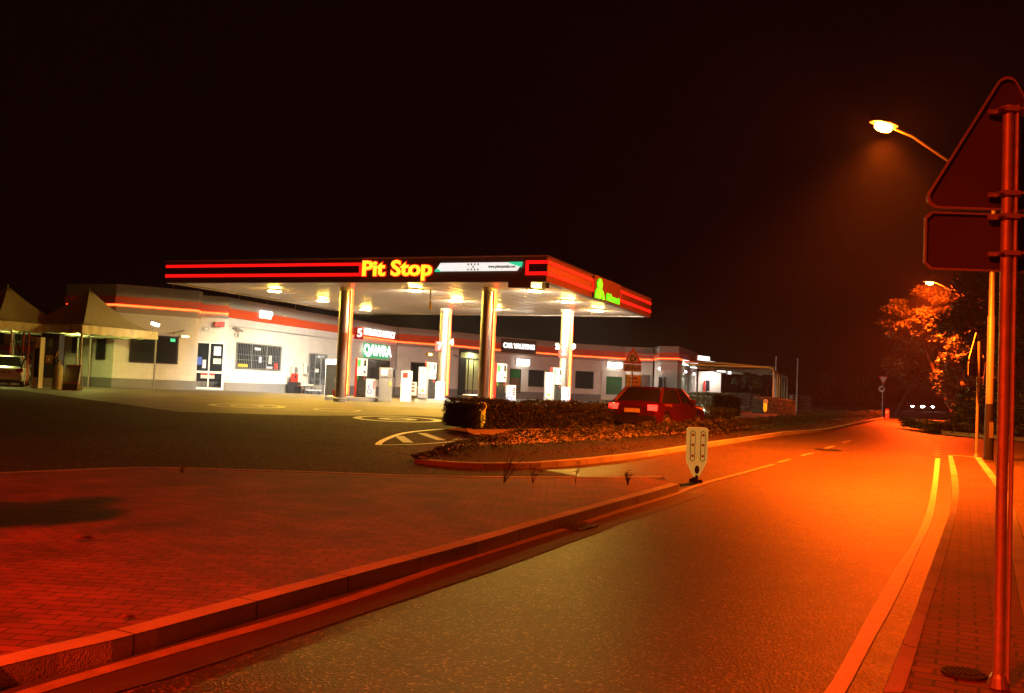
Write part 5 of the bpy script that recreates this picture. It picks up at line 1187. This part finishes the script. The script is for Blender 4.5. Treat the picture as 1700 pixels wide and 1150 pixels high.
m = MB(); m.box((cc.x, cc.y - .02, cc.z + .02), (.16, .01, .2)).box((cc.x + .07, cc.y - .02, cc.z + .1), (.2, .01, .08)).box((cc.x - .15, cc.y - .02, cc.z), (.06, .01, .1)); m.build('roundel_mark', 'black', rd)
for i, X in enumerate((1471.5, 1474.5)):
    q = aty(X, 686, 62 + i * 3); zb = Z(62 + i * 3); rt_ = empty('marker_post', (q.x, q.y, zb), ['nearer of the two short marker posts at the flower bed end', 'farther of the two short marker posts at the flower bed end'][i], 'post', 'marker posts at the bed end')
    MB().lathe((q.x, q.y, zb), [(.06, 0), (.05, .65), (.02, .7)], 10).build('shaft', 'bandred', rt_); MB().lathe((q.x, q.y, zb + .45), [(.056, 0), (.055, .1)], 10).build('band', 'offwhite', rt_)
# =============== HEDGES, BED, WEEDS, TREES ===============
def hedge(p0, p1, dep, h, zb, label, n, side=1, m='leafdark', name='clipped_hedge', sz=.035, core=True):
    p0, p1 = Vector(p0), Vector(p1); d = (p1 - p0); L_ = d.length; d.normalize(); nb = Vector((-d.y, d.x)) * side
    root = empty(name, (p0.x, p0.y, zb), label, 'hedge', 'clipped hedges on the islands')
    def pts(k):
        f = rng.random(k); t = rng.random(k); u_ = rng.random(k); out = np.zeros((k, 3))
        face = rng.random(k); s_ = t * L_; o = np.where(face < .42, rng.normal(0, .035, k), u_ * dep); zz = np.where(face < .42, u_ * h, h + rng.normal(0, .035, k))
        e = face > .86; o = np.where(e, u_ * dep, o); zz = np.where(e, f * h, zz); s_ = np.where(e, np.where(rng.random(k) < .5, 0, L_) + rng.normal(0, .04, k), s_)
        zz = zz + .05 * np.sin(s_ * 2.3) * (zz > h * .7) + .03 * np.sin(s_ * 7.1) * (zz > h * .7)
        out[:, 0] = p0.x + d.x * s_ + nb.x * o; out[:, 1] = p0.y + d.y * s_ + nb.y * o; out[:, 2] = zb + np.maximum(zz, .02); return out
    leaves('foliage', pts, n, sz, m, root)
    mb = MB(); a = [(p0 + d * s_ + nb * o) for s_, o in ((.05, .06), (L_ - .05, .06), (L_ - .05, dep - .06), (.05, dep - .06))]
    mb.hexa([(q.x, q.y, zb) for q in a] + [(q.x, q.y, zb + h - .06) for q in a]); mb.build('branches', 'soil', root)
h0 = g(787, 714, .11); h1 = Vector((h0.x + 8.6, h0.y + 7.2)); zh = Z((h0.y + h1.y) / 2) + .06
hh = aty(800, 667, h0.y + .3).z - zh
hedge((h0.x, h0.y + .35), h1, 1.5, hh - .02, zh, 'long clipped hedge right of the amber arrow bollard', 42000)
q0, q1 = aty(1181, 699, 41), aty(1232, 697, 41.6); zq = Z(41) + .1
hedge((q0.x, 41), (q1.x, 41.9), 1.6, aty(1205, 657, 41).z - zq, zq, 'dark clipped hedge box just right of the red car', 14000)
q0, q1 = aty(1273, 688, 57.5), aty(1320, 688, 58.5); zq = Z(58)
hedge((q0.x, 57.5), (q1.x, 58.5), 1.4, aty(1296, 663, 58).z - zq, zq, 'far dark clipped hedge box beside the yellow hoop posts', 8000, sz=.045)
# bed planting
bf = resample(bedk, .5); bb = resample(bedb, .5)
def bedpts(n):
    t = rng.random(n) ** .8; f = rng.random(n); out = np.zeros((n, 3))
    A_ = np.array([(p.x, p.y) for p in bf]); B_ = np.array([(p.x, p.y) for p in bb])
    ia = t * (len(A_) - 1.001); ib = t * (len(B_) - 1.001)
    pa = A_[ia.astype(int)]; pb = B_[ib.astype(int)]; f2 = .52 + .44 * f
    low = rng.random(n) < .03; f2 = np.where(low, .05 + .4 * f, f2)
    pp = pa + (pb - pa) * f2[:, None]; out[:, :2] = pp + rng.normal(0, .03, (n, 2))
    hmax = .38 + .08 * np.sin(pp[:, 0] * 3.1) * np.sin(pp[:, 1] * 2.3) + .05 * np.sin(pp[:, 0] * 9) ; hmax = np.where(low, .10, hmax) * np.clip((t - .02) * 12, .15, 1)
    prof = np.sqrt(np.clip(1 - ((f2 - .74) / .26) ** 2, .1, 1)); hmax = np.where(low, hmax, hmax * prof)
    zz = np.interp(out[:, 1], KY, KZ); out[:, 2] = zz + .10 + hmax * rng.random(n) ** .35; return out
leaves('bedding_plants', bedpts, 80000, .027, 'bedleaf', label='dense low bedding plants filling the long kerbed bed between the roads', cat='plants', kind='stuff')
# weeds at the back edge of the island
def weed(X, Yb, h, label, n=16, lean=0):
    b = g(X, Yb, .1); root = empty('roadside_weed', b, label, 'weed', 'weeds along the island edge'); mb = MB(); tips = []
    for k in range(n // 2):
        a = random.uniform(0, 6.28); r_ = random.uniform(.05, .4) * h; t = Vector((b.x + math.cos(a) * r_ + lean * h, b.y + math.sin(a) * r_, b.z + h * random.uniform(.5, 1)))
        m_ = Vector(b).lerp(t, .5) + Vector((0, 0, .08 * h)); mb.tube([b, m_, t], [.006, .004, .002], 5); tips += [t, m_]
    mb.build('stems', 'bark', root)
    leaves('leaves', lambda k: np.array([tips[i % len(tips)] for i in range(k)]) + rng.normal(0, .03 * h + .01, (k, 3)), 60, .018, 'leaf', root)
weed(836, 802, .52, 'tall leaning weed at the back edge of the paved island', 14, .3); weed(884, 803, .30, 'short forked weed right of the tall leaning weed', 8); weed(955, 803, .5, 'single thin upright weed near the middle of the island edge', 3)
weed(1042, 806, .22, 'low bushy weed close to the bollard end of the island', 30)
weed(302, 786, .08, 'tiny weed tuft at the far left part of the island edge', 14)
# trees
def tree(base, h, crown_c, crown_r, label, n, m='leaf', sz=.12, name='tree', clumps=26, trunk_r=.16, group='trees beyond the junction', limbs=6, flatten=.85, lowcut=None):
    base = Vector(base); cc = Vector(crown_c); root = empty(name, base, label, 'tree', group)
    rr = Vector(crown_r); mb = MB(); tt = Vector((cc.x, cc.y, cc.z - rr.z * .5)); k1 = base.lerp(tt, .5) + Vector((random.uniform(-.2, .2), 0, 0))
    mb.tube([base - Vector((0, 0, .1)), base + Vector((0, 0, .3)), k1, tt], [trunk_r * 1.3, trunk_r, trunk_r * .8, trunk_r * .55], 10)
    cl = []
    for k in range(clumps):
        a = random.uniform(0, 2 * math.pi); e = random.uniform(-.75, 1); q = math.sqrt(max(0, 1 - e * e)); f = random.uniform(.55, 1.0)
        c = cc + Vector((rr.x * q * math.cos(a) * f, rr.y * q * math.sin(a) * f, rr.z * e * f)); cl.append((c, random.uniform(.20, .36) * min(rr.x, rr.z)))
    for c, r_ in cl[::max(1, clumps // limbs)]:
        mid = tt.lerp(c, .5) + Vector((0, 0, .1 * rr.z)); mb.tube([tt - Vector((0, 0, .1 * rr.z)), mid, c], [trunk_r * .45, trunk_r * .28, trunk_r * .1], 6)
    mb.build('trunk', 'bark', root, smooth=True)
    C_ = np.array([tuple(c) for c, _ in cl]); Rr = np.array([r_ for _, r_ in cl])
    def pts(k):
        i = rng.integers(0, len(cl), k); v = rng.normal(size=(k, 3)); v /= np.linalg.norm(v, axis=1)[:, None]
        v *= (rng.random(k) ** .45)[:, None]; v[:, 2] *= flatten; return C_[i] + v * Rr[i][:, None] * rng.uniform(.7, 1.25, (k, 1))
    leaves('crown', pts, n, sz, m, root)
def ptree(X, Yb_z, d, X0, X1, Y0, Y1, label, n, **kw):
    """crown box in the picture at distance d"""
    a, b = aty(X0, (Y0 + Y1) / 2, d), aty(X1, (Y0 + Y1) / 2, d); t, u_ = aty((X0 + X1) / 2, Y0, d).z, aty((X0 + X1) / 2, Y1, d).z
    bx = aty(X, 640, d).x; rx = (b.x - a.x) / 2
    tree((bx, d, Z(d)), 5, ((a.x + b.x) / 2, d, (t + u_) / 2), (rx, kw.pop('ry', rx), (t - u_) / 2), label, n, **kw)
ptree(1588, 0, 60.5, 1474, 1590, 466, 592, 'pine like tree lit orange by the far street lamp', 17000, sz=.15, clumps=50, trunk_r=.16, m='leaf', flatten=.45)
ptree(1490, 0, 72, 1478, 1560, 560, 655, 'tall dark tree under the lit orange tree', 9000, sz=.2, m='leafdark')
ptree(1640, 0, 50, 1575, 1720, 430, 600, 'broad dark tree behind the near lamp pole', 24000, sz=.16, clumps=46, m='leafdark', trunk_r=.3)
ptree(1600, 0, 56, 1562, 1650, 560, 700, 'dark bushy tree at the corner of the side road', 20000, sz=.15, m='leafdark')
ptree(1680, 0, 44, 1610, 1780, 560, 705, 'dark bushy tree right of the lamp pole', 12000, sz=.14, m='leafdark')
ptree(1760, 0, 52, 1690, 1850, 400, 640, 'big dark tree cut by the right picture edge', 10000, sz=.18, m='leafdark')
ptree(1246, 0, 92, 1228, 1266, 615, 646, 'small pale leaved tree under the yellow hoop roof', 3500, sz=.13, trunk_r=.09, clumps=16, group='small trees behind the hoops')
ptree(1275, 0, 96, 1255, 1292, 618, 652, 'small dark tree left of the yellow hoop posts', 3500, sz=.14, m='leafdark', trunk_r=.1, clumps=16, group='small trees behind the hoops')
ptree(1219, 0, 94, 1212, 1236, 625, 645, 'thin bare tree between the awning and the pale tree', 700, sz=.1, trunk_r=.06, clumps=8, group='small trees behind the hoops')
ptree(1360, 0, 130, 1342, 1386, 617, 672, 'round dark tree beyond the flag pole', 5000, sz=.26, m='leafdark', group='far dark trees')
ptree(1425, 0, 135, 1402, 1450, 620, 675, 'wide dark tree behind the give way sign', 5000, sz=.28, m='leafdark', group='far dark trees')
# tree beside the back lamp whose shadow falls on the island
tree((-6.3, 2.3, 0), 4, (-6.2, 2.55, 3.4), (.85, .42, .42), 'small street tree left of the paved island that shades its red pavers', 14000, sz=.11, clumps=22, trunk_r=.07, group='street trees by the island', m='leaf')
# shrubs and grass on the verge
def bush(X, d, r_, h, label):
    p = aty(X, 700, d); root = empty('verge_bush', (p.x, d, Z(d) + .05), label, 'bush', 'bushes on the verge')
    c = Vector((p.x, d, Z(d)))
    def pts(k):
        v = rng.normal(size=(k, 3)); v /= np.linalg.norm(v, axis=1)[:, None]; v[:, 2] = abs(v[:, 2]); v *= rng.random((k, 1)) ** .3
        return np.array(c) + v * np.array((r_, r_ * .8, h)) * (1 + .25 * np.sin(v[:, :1] * 9) * np.sin(v[:, 1:2] * 7))
    leaves('foliage', pts, 3500, .07, 'leafdark', root)
    MB().tube([c, c + Vector((0, 0, h * .6))], [.05, .02], 6).tube([c, c + Vector((r_ * .4, 0, h * .6))], [.04, .01], 6).tube([c, c + Vector((-r_ * .4, 0, h * .6))], [.04, .01], 6).build('stems', 'bark', root)
for i, (X, d, r_, h) in enumerate(((1612, 38, 1.0, 1.3), (1625, 36.5, 1.1, 1.3), (1668, 38, 1.6, 1.9), (1705, 35, 1.3, 1.6))):
    bush(X, d, r_, h, ['rounded dark bush on the verge left of the slim sign post', 'low dark bush on the verge behind the lamp pole foot', 'large dark bush on the verge right of the lamp pole', 'dark bush on the verge at the right picture edge'][i])
def vg(n):
    t = rng.random(n); f = rng.random(n) ** 1.6; A_ = np.array([(p.x, p.y + .25) for p in resample(vk, .4)]); pa = A_[(t * (len(A_) - 1)).astype(int)]
    out = np.zeros((n, 3)); out[:, 0] = pa[:, 0] + rng.normal(0, .1, n); out[:, 1] = pa[:, 1] + f * 3.2; out[:, 2] = np.interp(out[:, 1], KY, KZ) + .08 + rng.random(n) * .32; return out
leaves('verge_grass', vg, 16000, .08, 'grass', flat=.25, label='rough grass along the verge kerb across the side road', cat='grass', kind='stuff')
# =============== FAR RIGHT: HOOPS, WALLS, POLES ===============
hoops = [(1285, 610, 75), (1290.8, 615, 80), (1294.6, 617.5, 84), (1299, 620, 90), (1303, 622, 94), (1307.5, 624, 99)]
gr = 'yellow hoops of the shade roof'
lefts = []
for i, (X, Y, d) in enumerate(hoops):
    t = aty(X, Y, d); zb = Z(d); lx = aty(1178 + i * 9, 597, d * 1.12); le_ = Vector((t.x - 5.6, t.y + 6.5 + .0, t.z + .15)); lefts.append((t, le_))
    mb = MB(); mb.tube([(t.x, t.y, zb), (t.x, t.y, t.z - .35), (t.x - .08, t.y + .05, t.z - .1), (t.x - .3, t.y + .2, t.z), le_], .075, 8)
    rt_ = empty('shade_hoop', (t.x, t.y, zb), ['nearest yellow hoop of the shade roof', 'second yellow hoop from the left', 'third yellow hoop from the left', 'fourth pale hoop from the left', 'fifth pale hoop from the left', 'last pale green hoop at the right end of the shade roof'][i], 'hoop', gr)
    mb.build('pipe', 'amber' if i < 3 else 'canvas', rt_, smooth=True); MB().lathe((t.x, t.y, zb), [(.14, 0), (.14, .04), (.09, .06)], 10).build('base_plate', 'galv', rt_)
mb = MB(); vv_ = []
for t, l_ in lefts: vv_ += [(t.x - .35, t.y + .25, t.z + .09), ((t.x + l_.x) / 2, (t.y + l_.y) / 2, (t.z + l_.z) / 2 - .06), (l_.x, l_.y, l_.z + .09)]
for i in range(len(lefts) - 1):
    for k in range(2): mb.add([vv_[i * 3 + k], vv_[i * 3 + k + 1], vv_[(i + 1) * 3 + k + 1], vv_[(i + 1) * 3 + k]], [(0, 1, 2, 3)])
o = mb.build('shade_cloth', 'canvas', label='pale green shade cloth stretched over the yellow hoops', cat='shade cloth'); o.modifiers.new('t', 'SOLIDIFY').thickness = .03
# long beam and lit roof edge running from the end block to the hoops
a, b = aty(1130, 600, 93), aty(1284, 611, 76); mb = MB(); mb.tube([a, a.lerp(b, .5) + Vector((0, 0, .12)), b], .10, 8); r_ = empty('shade_beam', a, 'long curved orange beam joining the end block and the nearest hoop', 'beam'); mb.build('beam', 'amber', r_)
MB().tube([b, b + Vector((0, .3, -.15))], .05, 6).build('end_joint', 'galv', r_)
mb = MB(); a2, b2_ = aty(1150, 607, 93), aty(1284, 620, 77)
mb.add([a + Vector((0, .3, -.08)), b + Vector((0, .2, -.08)), b2_ + Vector((0, 2, 0)), a2 + Vector((0, 2, 0))], [(0, 1, 2, 3)]); o = mb.build('shade_sail', 'canvas', label='long pale green awning cloth hanging below the orange beam', cat='awning'); o.modifiers.new('t', 'SOLIDIFY').thickness = .03
# rubble walls
def wall_between(X0, X1, Yt, d0, d1, label, m='stonewall', name='rubble_wall'):
    p, q = aty(X0, 660, d0), aty(X1, 660, d1); zt_ = aty((X0 + X1) / 2, Yt, (d0 + d1) / 2).z; rt_ = empty(name, (p.x, p.y, 0), label, 'wall', None)
    MB().ribbon([p.xy, q.xy], 0, zt_, -.35, 0).build('masonry', m, rt_); MB().ribbon([p.xy, q.xy], zt_ + .002, zt_ + .1, -.38, .03).build('coping', 'coping', rt_)
wall_between(1178, 1262, 653, 106, 108, 'rough rubble wall behind the thin trees at the end of the forecourt'); wall_between(1316, 1347, 658, 84, 86, 'short block wall right of the hedge box behind the flag pole')
for (X, Yt, Yb, d, lb, nm_, m_) in ((1324.5, 597, 680, 84, 'tall slim pole standing alone in front of the short block wall', 'flag_pole', 'offwhite'), (1288.5, 594, 612, 88, 'white pole rising behind the yellow hoops', 'flag_pole', 'white')):
    t = aty(X, Yt, d); rt_ = empty(nm_, (t.x, t.y, Z(d)), lb, 'pole'); MB().tube([(t.x, t.y, Z(d)), (t.x, t.y, t.z)], [.09, .05], 8).build('shaft', m_, rt_); MB().lathe((t.x, t.y, t.z), [(.05, 0), (.08, .06), (.02, .14)], 10).build('finial', m_, rt_)
# kerb of the far side and distant hills dark line
mb = MB(); xs = np.linspace(-500, 500, 90); pr = [(x, 420, 2 + 5.5 * (math.sin(x * .011 + 1) * .5 + .5) + 1.5 * math.sin(x * .05)) for x in xs]
v = [(x, y, -5) for x, y, z in pr] + [(x, y, z) for x, y, z in pr] + [(x, y + 220, z * .8) for x, y, z in pr] + [(x, y + 220, -5) for x, y, z in pr]; n = len(pr)
mb.add(v, [(i + k * n, i + 1 + k * n, i + 1 + (k + 1) * n, i + (k + 1) * n) for i in range(n - 1) for k in range(3)]); mb.build('hills', 'earth', world=True, kind='structure')

# =============== HAZE ===============
hz = MB().b2((-160, -22, -1.2), (160, 419, 60)).build('haze', 'white', world=True, kind='stuff')
hm = bpy.data.materials.new('night_haze'); hm.use_nodes = True; nt = hm.node_tree; nt.nodes.remove(nt.nodes['Principled BSDF'])
pv = nt.nodes.new('ShaderNodeVolumePrincipled'); pv.inputs['Color'].default_value = (.85, .85, .85, 1); pv.inputs['Density'].default_value = HAZE; pv.inputs['Anisotropy'].default_value = .25
nt.links.new(pv.outputs[0], nt.nodes['Material Output'].inputs['Volume']); hz.data.materials.clear(); hz.data.materials.append(hm)
hz['label'] = 'thin night air glowing around the street lamps'; hz['category'] = 'haze'
